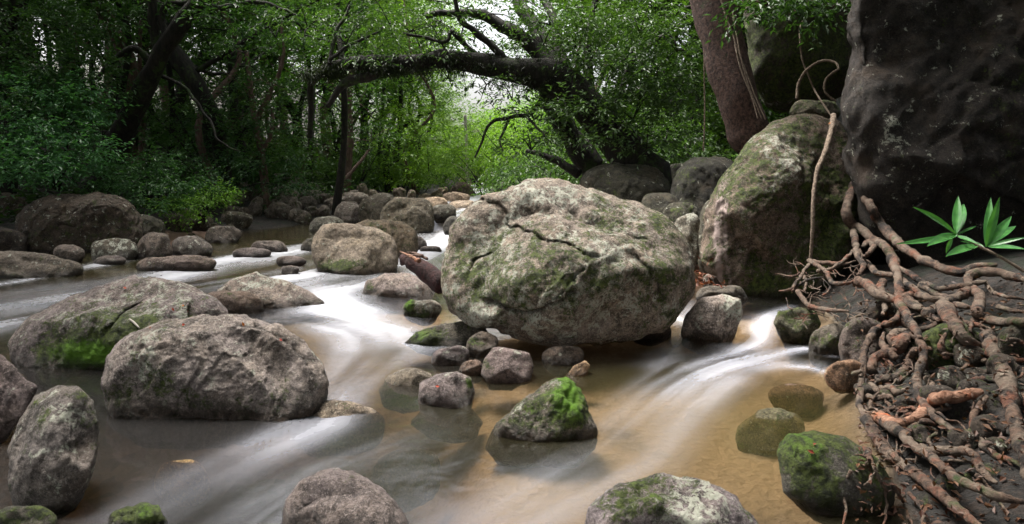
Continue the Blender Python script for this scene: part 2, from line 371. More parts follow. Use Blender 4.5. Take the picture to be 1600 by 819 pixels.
def build_water():
    nx, ny = 520, 400; y0, y1 = 1.3, 19.0
    def to_idx(x, y):
        yy = np.clip(y, y0, y1); return (np.clip(x / (1.05 * yy + 1.2), -1, 1) + 1) / 2 * (nx - 1), np.log(yy / y0) / math.log(y1 / y0) * (ny - 1)
    u = np.linspace(-1, 1, nx); ys = y0 * (y1 / y0) ** np.linspace(0, 1, ny)
    Y, U = np.meshgrid(ys, u, indexing='ij'); X = U * (1.05 * Y + 1.2)
    x = X.ravel(); y = Y.ravel()
    vx, vy, f = flow_field(x, y)
    VX = vx.reshape(ny, nx); VY = vy.reshape(ny, nx)
    def samp(A, ix, iy):
        i = np.clip(ix.astype(int), 0, nx - 2); j = np.clip(iy.astype(int), 0, ny - 2); a = ix - i; b = iy - j
        return (A[j, i] * (1 - a) + A[j, i + 1] * a) * (1 - b) + (A[j + 1, i] * (1 - a) + A[j + 1, i + 1] * a) * b
    R = np.random.RandomState(3)
    N = R.rand(ny, nx); N2 = np.kron(R.rand(ny // 4 + 1, nx // 5 + 1), np.ones((4, 5)))[:ny, :nx]; N3 = np.kron(R.rand(ny // 9 + 1, nx // 14 + 1), np.ones((9, 14)))[:ny, :nx]
    lic = np.zeros(len(x)); cnt = 0
    for sgn in (1, -1):
        px, py = x.copy(), y.copy()
        for k in range(34):
            ix, iy = to_idx(px, py)
            lic += samp(N, ix, iy) * 0.30 + samp(N2, ix, iy) * 0.35 + samp(N3, ix, iy) * 0.35; cnt += 1
            a, b = samp(VX, ix, iy), samp(VY, ix, iy); h = 0.013 * py * sgn
            px = px + a * h; py = py + b * h
    lic /= cnt; lic = (lic - lic.mean()) / (lic.std() * 2.2)      # about -1..1
    foam_sheen = f * np.clip(0.58 + 0.62 * lic, 0.04, 1.0)
    foam_sheen = np.clip(foam_sheen, 0, 0.97)
    lev = water_level(x, y); z = lev + 0.012 * lic * (0.15 + f) * ss(1, 8, y) + 0.02 * f * ss(2, 6, y) * fbm(np.stack([x * 2, y * 2, 0 * x], 1), 2, 5)
    depth = np.clip(lev - ground_h(x, y), 0, 1.2)
    c = at(1110, 650); olive = np.exp(-(((x - c[0]) / 1.2) ** 2 + ((y - c[1]) / 1.1) ** 2)); olive = np.maximum(olive, ss(7, 10, y) * 0.6)
    V = np.stack([x, y, z], 1); i = np.arange(nx * ny).reshape(ny, nx)
    F = np.stack([i[:-1, :-1].ravel(), i[:-1, 1:].ravel(), i[1:, 1:].ravel(), i[1:, :-1].ravel()], 1)
    xc = x[F].mean(1); yc = y[F].mean(1); keep = ~((yc > 14.85) & (xc > -2.3))
    me = mesh_np('water', V, F[keep], WATER, attrs={'foam_sheen': ('POINT', foam_sheen), 'depth': ('POINT', depth), 'olive': ('POINT', olive)})
    tag(link('water', me), kind='structure')
    # upper stream and its small fall
    ys = np.concatenate([np.linspace(14.5, 15.6, 40), np.linspace(15.7, 45, 60)]); xs = np.linspace(-2.3, -0.4, 60)
    Y, X = np.meshgrid(ys, xs, indexing='ij'); x = X.ravel(); y = Y.ravel()
    n = fbm(np.stack([x * 3, y * 0.8, 0 * x], 1), 3, 9)
    n2 = vnoise(np.stack([x * 14, y * 1.0, 0 * x], 1), 2)
    z = 0.07 + 0.27 * ss(14.7, 15.15, y + 0.10 * n) + 0.02 * np.maximum(y - 22, 0) + 0.02 * n * ss(14.5, 14.8, y)
    fo = np.clip(ss(15.9, 15.1, y) * (0.55 + 0.35 * n2) + 0.30 + 0.3 * n, 0, .95)
    V = np.stack([x, y, z], 1); i = np.arange(len(x)).reshape(len(ys), len(xs))
    F = np.stack([i[:-1, :-1].ravel(), i[:-1, 1:].ravel(), i[1:, 1:].ravel(), i[1:, :-1].ravel()], 1)
    me = mesh_np('waterfall', V, F, WATER, attrs={'foam_sheen': ('POINT', fo), 'depth': ('POINT', np.full(len(x), .4)), 'olive': ('POINT', np.full(len(x), .5))})
    tag(link('waterfall', me), kind='structure')
build_water()

# ------------------------------------------------------------------ rocks
import bmesh
_ico = {}
def ico(level):
    if level not in _ico:
        bm = bmesh.new(); bmesh.ops.create_icosphere(bm, subdivisions=level, radius=1)
        V = np.array([v.co[:] for v in bm.verts]); F = np.array([[v.index for v in f.verts] for f in bm.faces]); bm.free()
        V /= np.linalg.norm(V, axis=1)[:, None]
        _ico[level] = (V, F)
    return _ico[level]
def vnormals(V, F):
    a, b, c = V[F[:, 0]], V[F[:, 1]], V[F[:, 2]]; n = np.cross(b - a, c - a); N = np.zeros_like(V)
    for k in range(3):
        for ax in range(3): N[:, ax] += np.bincount(F[:, k], n[:, ax], minlength=len(V))
    return N / (np.linalg.norm(N, axis=1)[:, None] + 1e-12)
def radial(poly, th):
    poly = np.array(poly, float); x, y = poly[:, 0], -poly[:, 1]
    x2, y2 = np.roll(x, -1), np.roll(y, -1); cr = x * y2 - x2 * y; A = cr.sum() / 2
    cx = ((x + x2) * cr).sum() / (6 * A); cy = ((y + y2) * cr).sum() / (6 * A)
    px = np.stack([x - cx, y - cy], 1); q = np.roll(px, -1, 0)
    tt = np.linspace(-math.pi, math.pi, 361); r = np.zeros(361)
    for k, t in enumerate(tt):
        d = np.array([math.cos(t), math.sin(t)]); best = 0
        for a, b in zip(px, q):
            e = b - a; den = d[0] * e[1] - d[1] * e[0]
            if abs(den) < 1e-9: continue
            s = (a[0] * e[1] - a[1] * e[0]) / den; u = (a[0] * d[1] - a[1] * d[0]) / den
            if s > 0 and -1e-6 <= u <= 1 + 1e-6: best = max(best, s)
        r[k] = best
    ker = np.array([1, 2, 3, 2, 1.]); ker /= ker.sum()
    r[:-1] = np.convolve(np.concatenate([r[-3:-1], r[:-1], r[:2]]), ker, 'valid'); r[-1] = r[0]
    return np.interp(th, tt, r), cx, -cy
def rock(poly, base_py, label, level=5, depth=0.8, k=0.75, n=2.3, facets=6, rough=1.0, tint=(1, 1, 1), moss=0.0, lichen=0.0, mossblobs=(), lean=0.0,
         seed=0, zw=None, t=None, grooves=(), crag=0.0, vein=None, name='boulder', cat='boulder', group=None, cracks=1.0, wetband=0.11, lichblobs=()):
    V, F = ico(level)
    th = np.arctan2(V[:, 2], V[:, 0]); r, cx, cy = radial(poly, th); r = r * 0.965
    R = np.random.RandomState(seed + 100)
    s = np.hypot(V[:, 0], V[:, 2]); ay = np.abs(V[:, 1]); kk = (s ** n + ay ** n) ** (-1 / n)
    q = np.stack([np.cos(th) * s * kk, V[:, 1] * kk, np.sin(th) * s * kk], 1)
    for _ in range(facets):
        a = R.randn(3); a[1] = -abs(a[1]) * (1 if R.rand() < .75 else -1) - (0.5 if a[1] < 0 else 0); a /= np.linalg.norm(a); dd = R.uniform(0.62, 0.90)
        sp = q @ a; f = np.where(sp > dd, dd / np.maximum(sp, 1e-6) * 0.93 + 0.07, 1.0)
        hs = np.hypot(q[:, 0], q[:, 2]); f = 1 - (1 - f) * ss(1.0, 0.75, hs); q = q * f[:, None]
    ew = r.mean()
    if zw is None: zw = float(water_level(np.array([at(cx, base_py)[0]]), np.array([at(cx, base_py)[1]]))[0])
    if t is None:
        g0 = at(cx, base_py, zw); t0 = (g0 - CAM) @ FW / 1.0
        t = t0 / (1 - k * depth * ew / F_PX) if True else t0
    C = P(cx, cy, t); m = t / F_PX; Rm = ew * m
    vd = C - CAM; vd /= np.linalg.norm(vd)
    qs = q[:, [0]] * r[:, None] * m * RT + q[:, [2]] * r[:, None] * m * UP + (q[:, [1]] * depth * Rm) * vd + (q[:, [2]] * lean * Rm) * vd
    nrm = vnormals(qs, F); o = R.uniform(-50, 50, 3); pn = qs / Rm
    d = 0.055 * fbm(pn * 1.1 + o, 2, 1) + 0.012 * fbm(pn * 4 + o, 2, 5) + 0.011 * fbm(pn * 9 + o, 3, 7)
    if level >= 5: d = d + 0.007 * fbm(pn * 26 + o, 3, 8)
    if level >= 6: d = d + 0.0035 * fbm(pn * 70 + o, 2, 9)
    # terraces: broken faces with ledges
    st = fbm(pn @ ROT * np.array([0.8, 2.4, 0.8]) + o, 3, 15); d = d + 0.022 * (ss(0.1, 0.17, st) + ss(-0.35, -0.28, st) - 1)
    w1 = fbm(pn * np.array([0.8, 0.8, 1.6]) + o + 0.5, 4, 31); msk = ss(-0.1, 0.3, vnoise(pn * 1.1 + o, 33))
    d = d - cracks * 0.02 * np.exp(-(w1 / 0.022) ** 2) * msk
    if crag: d = d + crag * (0.025 * fbm(pn @ ROT * np.array([4, 10, 4]) + o, 5, 91) - 0.02 * np.abs(fbm(pn * np.array([9, 9, 6]) + o, 4, 95)) + 0.018 * (np.floor(3 * fbm(pn * 1.7 + o, 3, 97)) / 3) + 0.016 * fbm(pn * 22 + o, 2, 98))
    qs = qs + nrm * (d * rough * Rm)[:, None]
    if level >= 5:
        nrm = vnormals(qs, F)
    W = qs + C
    crev = np.exp(-(w1 / 0.016) ** 2) * msk * min(cracks, 1) * 0.5
    if len(grooves):
        A = W - CAM; tt = A @ FW; s2 = np.stack([CX + F_PX * (A @ RT) / tt, CY - F_PX * (A @ UP) / tt], 1); front = ss(-0.05, 0.15, nrm @ -vd)
        s2 = s2 + 5 * np.stack([fbm(W * 7, 3, 51), fbm(W * 7, 3, 55)], 1)
        for pl, wpx, dp, sidew in grooves:
            dd_, dr_, par_ = seg_dist(s2, np.array(pl, float)); en = 1.0
            crev = np.maximum(crev, np.exp(-(dd_ / (wpx * .5)) ** 2) * front * 0.9)
            W = W + vd * (dp * m * np.exp(-(dd_ / wpx) ** 2) * front)[:, None]
            # one lip stands proud of the other
            pa = np.array(pl, float); sgn = np.sign(dr_[:, 0] * (s2[:, 1] - np.interp(par_, range(len(pa)), pa[:, 1])) - dr_[:, 1] * (s2[:, 0] - np.interp(par_, range(len(pa)), pa[:, 0])))
            W = W + vd * (sidew * m * np.exp(-(dd_ / (wpx * 5)) ** 2) * (sgn > 0) * front)[:, None]
        nrm = vnormals(W - C, F)
    ve = np.zeros(len(W))
    if vein:
        A = W - CAM; tt = A @ FW; s2 = np.stack([CX + F_PX * (A @ RT) / tt, CY - F_PX * (A @ UP) / tt], 1)
        for pl, wv in vein: ve = np.maximum(ve, ss(1.2, .6, seg_dist(s2, np.array(pl, float))[0] / wv + .3 * fbm(W * 9, 3, 52)) * (nrm @ -vd > -.1))
    nz = nrm[:, 2]; mo = moss * 1.6 + 0.25 * (fbm(pn * 1.3 + o, 3, 41)) + 0.12 * nz * (moss > 0.25) - 0.25; vivid = np.zeros(len(W))
    A = (W - CAM); tt = A @ FW; sx = CX + F_PX * (A @ RT) / tt; sy = CY - F_PX * (A @ UP) / tt
    for bl in mossblobs:
        bx, by, rx, ry, st_ = bl[:5]; vv = bl[5] if len(bl) > 5 else 0
        Bc = P(bx, by, t - depth * Rm * 0.7); dd = np.sqrt(((W - Bc) @ RT / (rx * m)) ** 2 + ((W - Bc) @ UP / (ry * m)) ** 2)
        e = np.exp(-dd ** 2.5) * (nrm @ (-vd) > -0.3); mo = mo + st_ * e; vivid = np.maximum(vivid, vv * e)
    li = np.full(len(W), lichen)
    for bx, by, rx, ry, st_ in lichblobs:
        Bc = P(bx, by, t - depth * Rm * 0.7); dd = np.sqrt(((W - Bc) @ RT / (rx * m)) ** 2 + ((W - Bc) @ UP / (ry * m)) ** 2)
        li = li + st_ * np.exp(-dd ** 2.5)
    if level >= 5:
        mm = np.clip(ss(.45, .8, mo) * .6 + vivid * .8, 0, 1) * ss(0.42, .6, fbm(W * 9, 3, 71) * .5 + .5 + .25 * vivid)
        W = W + nrm * (mm * (0.010 + 0.010 * fbm(W * 34, 2, 72)))[:, None]
    wet = ss(wetband, 0.015, W[:, 2] - zw + 0.03 * fbm(W * 5, 3, 3)) if wetband else np.zeros(len(W))
    base = np.array([C[0], C[1], W[:, 2].min()])
    me = mesh_np(name, W - base, F, ROCK, attrs={'moss': ('POINT', mo), 'lichen': ('POINT', li), 'wet': ('POINT', wet), 'vivid': ('POINT', vivid), 'crev': ('POINT', crev), 'vein': ('POINT', ve)})
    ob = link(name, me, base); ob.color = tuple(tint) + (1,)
    return tag(ob, label, cat, group)
def blob(x0, y0, x1, yb, seed=0, sink=0.45, sq=2.3, skew=0.0):
    R = np.random.RandomState(seed); cx = (x0 + x1) / 2; h = yb - y0; hw = (x1 - x0) / 2; out = []
    cy = y0 + 0.62 * h; ph = R.uniform(0, 6.28, 3)
    for a in np.linspace(0, 2 * math.pi, 28, endpoint=False):
        c, s_ = math.cos(a), math.sin(a); kk = (abs(c) ** sq + abs(s_) ** sq) ** (-1 / sq)
        kk *= 1 + 0.05 * math.sin(2 * a + ph[0]) + 0.04 * math.sin(3 * a + ph[1]) + 0.02 * math.sin(5 * a + ph[2])
        v = s_ * kk * (0.62 * h if s_ > 0 else (0.38 + sink) * h)
        out.append((cx + c * kk * hw * (1 - 0.0) + skew * v, cy - v))
    return out
GREY = (0.95, 0.93, 0.95); WARM = (1.15, 1.0, 0.86); PINK = (1.02, 0.88, 0.86); DARK = (0.42, 0.38, 0.35); BROWN = (0.72, 0.58, 0.50); GREEN = (0.62, 0.66, 0.5); MURK = (0.85, 0.72, 0.5)

rock([(685, 455), (688, 395), (695, 350), (720, 318), (760, 294), (820, 280), (880, 283), (940, 297), (1000, 314), (1045, 340), (1070, 372), (1085, 410), (1086, 455), (1070, 482),
      (1040, 508), (990, 530), (940, 542), (890, 545), (840, 537), (790, 523), (740, 507), (700, 485)], 545,
     'huge rounded granite boulder in midstream, patched with moss and pale lichen', 7, 0.85, 0.55, 2.3, 5, 0.9, (1.08, 1.0, .9), moss=0.19, lichen=0.2,
     mossblobs=[(830, 420, 100, 60, .22), (1060, 400, 45, 90, .35), (900, 330, 120, 30, .15), (760, 440, 60, 60, .15)], lichblobs=[(770, 390, 40, 50, .4), (860, 300, 70, 20, .3), (950, 400, 60, 50, .25), (880, 480, 90, 40, .25), (740, 490, 30, 20, .5)], lean=0.25, seed=3, wetband=0.0, cracks=1.2,
     grooves=[([(728, 300), (758, 310), (786, 326), (800, 348), (850, 372), (905, 386), (960, 408)], 2.2, 4, 5), ([(850, 478), (885, 455), (925, 405), (960, 384), (1010, 372)], 2.2, 4, -5),
              ([(770, 470), (820, 488), (860, 478), (900, 452)], 3, 6, 7), ([(735, 420), (745, 405), (765, 398)], 2.5, 8, 4), ([(1000, 400), (1030, 440), (1035, 470)], 3, 6, 4)])
rock([(162, 600), (168, 560), (198, 522), (250, 494), (320, 482), (390, 485), (440, 498), (475, 520), (493, 552), (511, 600), (505, 640), (440, 680), (380, 700), (300, 705), (220, 690), (180, 660)], 655,
     'large smooth pale grey boulder with a dark undercut, in dark water at front left', 7, 0.75, 0.6, 2.3, 4, 1.0, (1.05, 1.0, 1.0), moss=0.08, lichen=0.06,
     mossblobs=[(220, 620, 70, 40, .40), (350, 610, 50, 40, .2), (440, 600, 60, 45, .25)], lichblobs=[(220, 560, 25, 50, .4), (480, 540, 20, 30, .3)], lean=0.35, seed=5, cracks=.5, wetband=.14, grooves=[([(375, 512), (420, 520), (455, 540), (478, 575)], 3, 3, -8)])
rock([(12, 535), (38, 500), (90, 468), (150, 440), (210, 424), (270, 430), (330, 452), (365, 475), (380, 520), (350, 580), (250, 620), (150, 622), (60, 600), (20, 570)], 577,
     'broad sloping grey boulder with bright green moss along its lower front edge', 7, 0.8, 0.65, 2.3, 6, 0.9, (0.9, 0.83, 0.86), moss=0.16, lichen=0.16,
     mossblobs=[(140, 555, 80, 28, .8, 1.0), (200, 520, 60, 30, .35), (60, 530, 50, 40, .3), (120, 500, 90, 30, .2)], lichblobs=[(190, 505, 90, 30, .3), (250, 450, 60, 20, .15)], lean=0.5, seed=11, cracks=1.0, grooves=[([(170, 512), (188, 494), (212, 478)], 3, 7, 4), ([(60, 480), (100, 462), (135, 446)], 3, 8, 5)])
rock(blob(318, 452, 414, 492, 2), 488, 'low brown rounded boulder joined to the right shoulder of the sloping mossy boulder', 5, 0.8, tint=BROWN, moss=.15, seed=12, facets=3, t=6.9)
rock([(334, 452), (362, 435), (400, 423), (440, 438), (480, 455), (511, 474), (490, 500), (400, 505), (345, 480)], 480,
     'low angular boulder with pale speckled top sloping down to the right beside white water', 6, 0.8, 0.7, 2.3, 8, 1.1, (1.15, 1.05, 1.0), lichen=.2, lichblobs=[(410, 435, 50, 15, .3)], lean=.5, seed=14)
rock([(8, 705), (24, 660), (52, 615), (88, 591), (125, 595), (150, 622), (163, 655), (157, 700), (142, 745), (112, 800), (70, 830), (30, 810), (12, 760)], 790,
     'upright egg shaped boulder with white lichen streak and mossy right side at left', 6, 0.8, 0.45, 2.3, 4, 1.0, (.72, .7, .7), moss=.16, lichen=.08,
     mossblobs=[(135, 650, 30, 55, .55), (40, 650, 25, 60, .25), (70, 760, 50, 30, .2)], lichblobs=[(85, 640, 30, 30, .3), (60, 690, 22, 40, .25)], seed=17, lean=.3)
rock([(-90, 560), (-30, 548), (0, 554), (35, 578), (63, 602), (45, 650), (0, 700), (-60, 720), (-100, 640)], 700,
     'dark purplish boulder cut by the left edge of the photo beside the egg shaped one', 6, 0.8, tint=(0.72, 0.62, 0.64), seed=19, lean=.3)
rock([(436, 830), (448, 780), (470, 750), (515, 729), (575, 740), (622, 772), (650, 830), (640, 900), (540, 930), (450, 900)], 835,
     'dark grey speckled boulder half sunk at the bottom edge, left of centre', 6, 0.8, 0.3, 2.2, 4, 0.9, (0.72, 0.66, 0.68), seed=23, lean=.35, wetband=.12)
rock([(905, 830), (915, 788), (960, 757), (1030, 741), (1100, 754), (1152, 778), (1205, 835), (1190, 900), (1050, 940), (920, 900)], 850,
     'speckled grey boulder with pale and green patches at the bottom edge, right of centre', 6, 0.8, 0.3, 2.3, 8, 1.2, (0.85, 0.80, 0.88), moss=.20, lichen=.14,
     mossblobs=[(1020, 770, 60, 22, .35, .4), (990, 800, 60, 20, .2)], lichblobs=[(1080, 790, 50, 25, .35)], seed=27, lean=.35)
rock([(1213, 705), (1230, 676), (1270, 667), (1322, 678), (1372, 718), (1400, 765), (1395, 815), (1340, 835), (1270, 815), (1222, 770)], 795,
     'smooth dark oval boulder coated in green moss at the lower right waterline', 6, 0.8, 0.5, 2.05, 0, 0.6, (0.42, 0.42, 0.38), moss=.27,
     mossblobs=[(1260, 700, 50, 35, .5, .55), (1320, 760, 80, 50, .2, .15)], seed=29, lean=.3)
rock([(757, 700), (775, 664), (800, 640), (835, 612), (868, 588), (884, 588), (905, 610), (922, 638), (935, 670), (930, 700), (900, 725), (830, 735), (780, 725)], 684,
     'pointed pyramid shaped rock covered in vivid green moss on the sandy pool bed', 6, 0.9, 0.5, 2.1, 9, 1.1, (0.75, 0.72, 0.66), moss=.25,
     mossblobs=[(890, 620, 38, 50, .6, .8), (850, 655, 60, 30, .2, .4)], lichblobs=[(850, 630, 60, 30, .15)], seed=31, lean=.25)
rock([(750, 585), (757, 560), (770, 544), (800, 543), (828, 551), (833, 572), (828, 597), (800, 612), (765, 608)], 597,
     'small blocky dark granite stone with a mossy left corner below the huge boulder', 5, 0.9, 0.6, 2.9, 6, 0.9, (0.8, 0.68, 0.68), lichen=.1, mossblobs=[(762, 560, 12, 30, .6, .4)], seed=33, lean=.3)
rock([(884, 585), (895, 572), (915, 562), (923, 570), (918, 586), (900, 600), (880, 600)], 588, 'tiny pale orange stone poking out behind the pyramid shaped mossy rock', 4, 0.9, tint=(2.0, 1.5, 1.0), seed=34)
rock([(650, 620), (655, 597), (680, 584), (715, 580), (735, 590), (742, 612), (735, 645), (690, 655), (655, 645)], 633,
     'grey stone with moss on its right end and a red leaf on top', 5, 0.9, 0.6, 2.4, 5, 1, (0.88, 0.8, 0.86), mossblobs=[(733, 605, 12, 25, .8, .5)], lichblobs=[(715, 590, 20, 12, .3)], seed=35, lean=.3)
rock([(640, 660), (660, 640), (700, 630), (740, 638), (758, 660), (748, 685), (715, 695), (670, 685)], 675, 'flat drowned brown rock in front of the stone with the red leaf', 5, 0.8, tint=(0.62, 0.54, 0.52), seed=36, zw=-0.08, t=4.33, wetband=0)
rock([(590, 610), (605, 585), (640, 572), (675, 582), (690, 610), (680, 640), (630, 648), (600, 635)], 640, 'pale drowned rock left of the stone with the red leaf, veiled by water', 5, 0.8, tint=(0.9, 0.85, 0.7), seed=37, t=4.62, zw=-.05, wetband=0)
rock([(565, 460), (572, 440), (600, 427), (640, 427), (672, 440), (690, 470), (680, 490), (600, 490), (570, 478)], 463, 'low light speckled rock touching the left foot of the huge boulder', 6, 0.9, tint=(1.15, 1.05, 1.05), lichen=.05, seed=38, lean=.3, mossblobs=[(575, 450, 8, 20, .5)])
rock(blob(630, 467, 690, 496, 5), 496, 'small white patched stone with green moss rim beside the huge boulder', 5, 0.8, tint=(1.2, 1.2, 1.1), lichen=.35, moss=.1, mossblobs=[(638, 480, 10, 20, .9, .7), (660, 492, 20, 8, .7, .6)], seed=39)
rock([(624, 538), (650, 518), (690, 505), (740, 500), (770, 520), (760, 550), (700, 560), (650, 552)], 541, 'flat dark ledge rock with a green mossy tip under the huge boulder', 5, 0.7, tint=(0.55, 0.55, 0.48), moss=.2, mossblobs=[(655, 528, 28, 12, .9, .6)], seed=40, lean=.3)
rock(blob(676, 540, 735, 572, 7), 572, 'grey wet stone lying between the ledge rock and the blocky granite stone', 5, 0.8, tint=(0.75, 0.68, 0.74), seed=41)
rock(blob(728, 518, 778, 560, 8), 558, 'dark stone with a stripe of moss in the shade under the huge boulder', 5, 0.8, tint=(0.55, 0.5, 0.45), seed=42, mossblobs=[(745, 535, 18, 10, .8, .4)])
rock(blob(716, 562, 758, 590, 9), 588, 'flat tan stone just left of the blocky granite stone', 5, 0.8, tint=(0.95, 0.72, 0.6), seed=43)
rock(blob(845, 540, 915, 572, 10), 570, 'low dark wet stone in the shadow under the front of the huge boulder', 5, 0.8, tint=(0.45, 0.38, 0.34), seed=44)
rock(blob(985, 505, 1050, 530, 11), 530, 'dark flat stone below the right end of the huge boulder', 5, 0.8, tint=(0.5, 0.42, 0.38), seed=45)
rock([(1063, 520), (1072, 490), (1095, 466), (1130, 457), (1157, 466), (1161, 490), (1150, 520), (1140, 550), (1090, 555), (1066, 540)], 532,
     'pale grey stone with a yellowish lichen cap right of the huge boulder', 6, 0.9, 0.6, 2.3, 3, 0.9, (1.45, 1.38, 1.38), lichen=.1, lichblobs=[(1148, 480, 14, 22, .9)], seed=46, mossblobs=[(1150, 510, 12, 20, .3)])
rock([(1209, 505), (1215, 485), (1245, 479), (1275, 485), (1283, 505), (1275, 530), (1260, 555), (1225, 545)], 533, 'small round greenish stone beside the little rapid on the right', 5, 0.9, tint=GREEN, moss=.3, seed=47)
rock(blob(1265, 505, 1330, 560, 12), 555, 'mossy stone wedged at the water edge left of the root tangle', 5, 0.8, tint=(0.5, 0.47, 0.4), moss=.25, seed=48)
rock(blob(1310, 500, 1402, 580, 13, sq=2.8), 575, 'dark squarish rock partly held by the pale curving roots', 6, 0.8, tint=(0.52, 0.45, 0.42), moss=.2, seed=49)
rock([(1431, 530), (1470, 505), (1500, 504), (1540, 530), (1565, 575), (1550, 610), (1480, 612), (1440, 585)], 600, 'angular boulder under green moss behind the thick roots at right', 6, 0.8, tint=(0.4, 0.4, 0.3), moss=.45, seed=50, zw=-3, t=4.3, wetband=0, facets=8)
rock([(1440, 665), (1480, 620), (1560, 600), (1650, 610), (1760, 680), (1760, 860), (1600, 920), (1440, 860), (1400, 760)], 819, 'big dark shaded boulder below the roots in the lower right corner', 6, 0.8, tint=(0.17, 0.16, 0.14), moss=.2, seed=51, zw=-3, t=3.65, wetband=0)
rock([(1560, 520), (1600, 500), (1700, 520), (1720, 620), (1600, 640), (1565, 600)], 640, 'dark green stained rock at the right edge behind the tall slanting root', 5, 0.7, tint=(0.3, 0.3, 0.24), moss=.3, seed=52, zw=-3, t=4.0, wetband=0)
rock(blob(1355, 600, 1470, 700, 14), 690, 'dirty mossy rock buried beneath the root tangle', 5, 0.6, tint=(0.33, 0.28, 0.24), moss=.25, seed=53, zw=-3, t=4.15, wetband=0)
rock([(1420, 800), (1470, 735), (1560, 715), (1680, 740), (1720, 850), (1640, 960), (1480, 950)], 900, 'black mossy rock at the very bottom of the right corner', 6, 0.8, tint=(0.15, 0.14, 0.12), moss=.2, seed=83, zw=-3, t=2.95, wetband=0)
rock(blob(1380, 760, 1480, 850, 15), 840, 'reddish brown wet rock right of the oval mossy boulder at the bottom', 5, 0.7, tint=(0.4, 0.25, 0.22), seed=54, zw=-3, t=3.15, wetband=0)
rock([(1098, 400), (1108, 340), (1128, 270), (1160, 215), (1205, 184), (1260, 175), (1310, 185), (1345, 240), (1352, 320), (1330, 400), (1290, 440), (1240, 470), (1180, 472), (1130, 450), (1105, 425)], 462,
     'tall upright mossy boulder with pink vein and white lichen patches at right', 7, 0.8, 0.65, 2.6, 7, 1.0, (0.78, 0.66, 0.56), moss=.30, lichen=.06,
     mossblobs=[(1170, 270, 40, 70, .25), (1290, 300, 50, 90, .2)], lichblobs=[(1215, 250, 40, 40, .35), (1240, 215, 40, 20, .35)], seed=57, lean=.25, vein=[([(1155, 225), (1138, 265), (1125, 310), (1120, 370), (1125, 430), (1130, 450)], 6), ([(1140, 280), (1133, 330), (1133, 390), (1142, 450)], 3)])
rock([(1305, 230), (1350, 225), (1400, 300), (1420, 400), (1400, 470), (1330, 465), (1310, 380)], 470, 'added dark fill rock closing the cleft behind the twin descending roots', 5, 0.5, tint=(0.12, 0.11, 0.10), moss=.15, seed=84, zw=-3, t=7.9, wetband=0)  # dark fill added so the cleft behind the roots stays black
# the overhanging cliff-sized boulder and its neighbours
rock([(1350, -250), (1332, 0), (1320, 90), (1308, 170), (1326, 235), (1345, 300), (1362, 360), (1395, 430), (1450, 490), (1530, 540), (1750, 580), (2100, 500), (2200, 0), (2100, -300), (1700, -420)], 430,
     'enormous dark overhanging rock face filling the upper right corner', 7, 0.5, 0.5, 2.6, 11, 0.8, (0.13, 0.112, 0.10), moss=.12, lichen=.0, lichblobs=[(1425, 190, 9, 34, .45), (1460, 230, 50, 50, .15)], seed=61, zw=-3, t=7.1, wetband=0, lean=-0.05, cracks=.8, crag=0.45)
rock([(1160, -150), (1165, 60), (1172, 130), (1195, 170), (1230, 180), (1290, 170), (1335, 150), (1400, 60), (1400, -150), (1300, -250)], 180,
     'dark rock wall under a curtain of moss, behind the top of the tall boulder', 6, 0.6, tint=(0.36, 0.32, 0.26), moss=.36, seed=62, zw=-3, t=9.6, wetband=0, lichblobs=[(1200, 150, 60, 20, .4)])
rock(blob(1236, 155, 1312, 180, 16, sq=3), 178, 'flat slab lying on top of the tall mossy boulder', 5, 0.8, tint=(0.45, 0.42, 0.3), moss=.3, seed=63, zw=-3, t=8.5, wetband=0)
rock(blob(455, 625, 600, 690, 71), 675, 'pale stone under the water, veiled in white flow, in front of the large pale boulder', 5, 0.8, tint=(1.1, 1.0, 0.85), seed=71, t=4.05, zw=-.03, wetband=0)
rock(blob(575, 700, 690, 770, 72), 760, 'big dark rock lying under the murky water left of the pyramid shaped rock', 5, 0.8, tint=(0.6, 0.52, 0.42), seed=72, t=3.75, zw=-.3, wetband=0)
rock(blob(240, 720, 330, 770, 73), 760, 'amber coloured stone on the bed at the front left', 4, 0.8, tint=(1.5, 1.1, 0.5), seed=73, t=3.35, zw=-.3, wetband=0)
rock(blob(1290, 560, 1350, 600, 74), 590, 'tan drowned slab beside the root tangle', 4, 0.8, tint=(1.2, 0.8, 0.55), seed=74, t=4.45, zw=-.1, wetband=0)
rock(blob(1200, 600, 1290, 640, 75), 630, 'brown drowned stone below the little rapid on the right', 4, 0.8, tint=(0.7, 0.5, 0.35), seed=75, t=4.55, zw=-.3, wetband=0)
rock(blob(170, 790, 262, 850, 76), 845, 'small green mossy stone at the bottom edge near the left corner', 5, 0.8, tint=(0.5, 0.5, 0.4), moss=.5, mossblobs=[(225, 800, 30, 20, .6, .5)], seed=76, t=2.75, wetband=.03)
rock(blob(-40, 790, 95, 860, 77), 850, 'flat dark stone with scraps of moss in the bottom left corner', 5, 0.8, tint=(0.4, 0.4, 0.35), moss=.35, seed=77, t=2.75, wetband=.03)
rock(blob(1150, 640, 1260, 700, 78), 690, 'greenish drowned rock left of the oval mossy boulder', 5, 0.8, tint=(0.6, 0.6, 0.35), moss=.2, seed=78, t=4.0, zw=-.25, wetband=0)
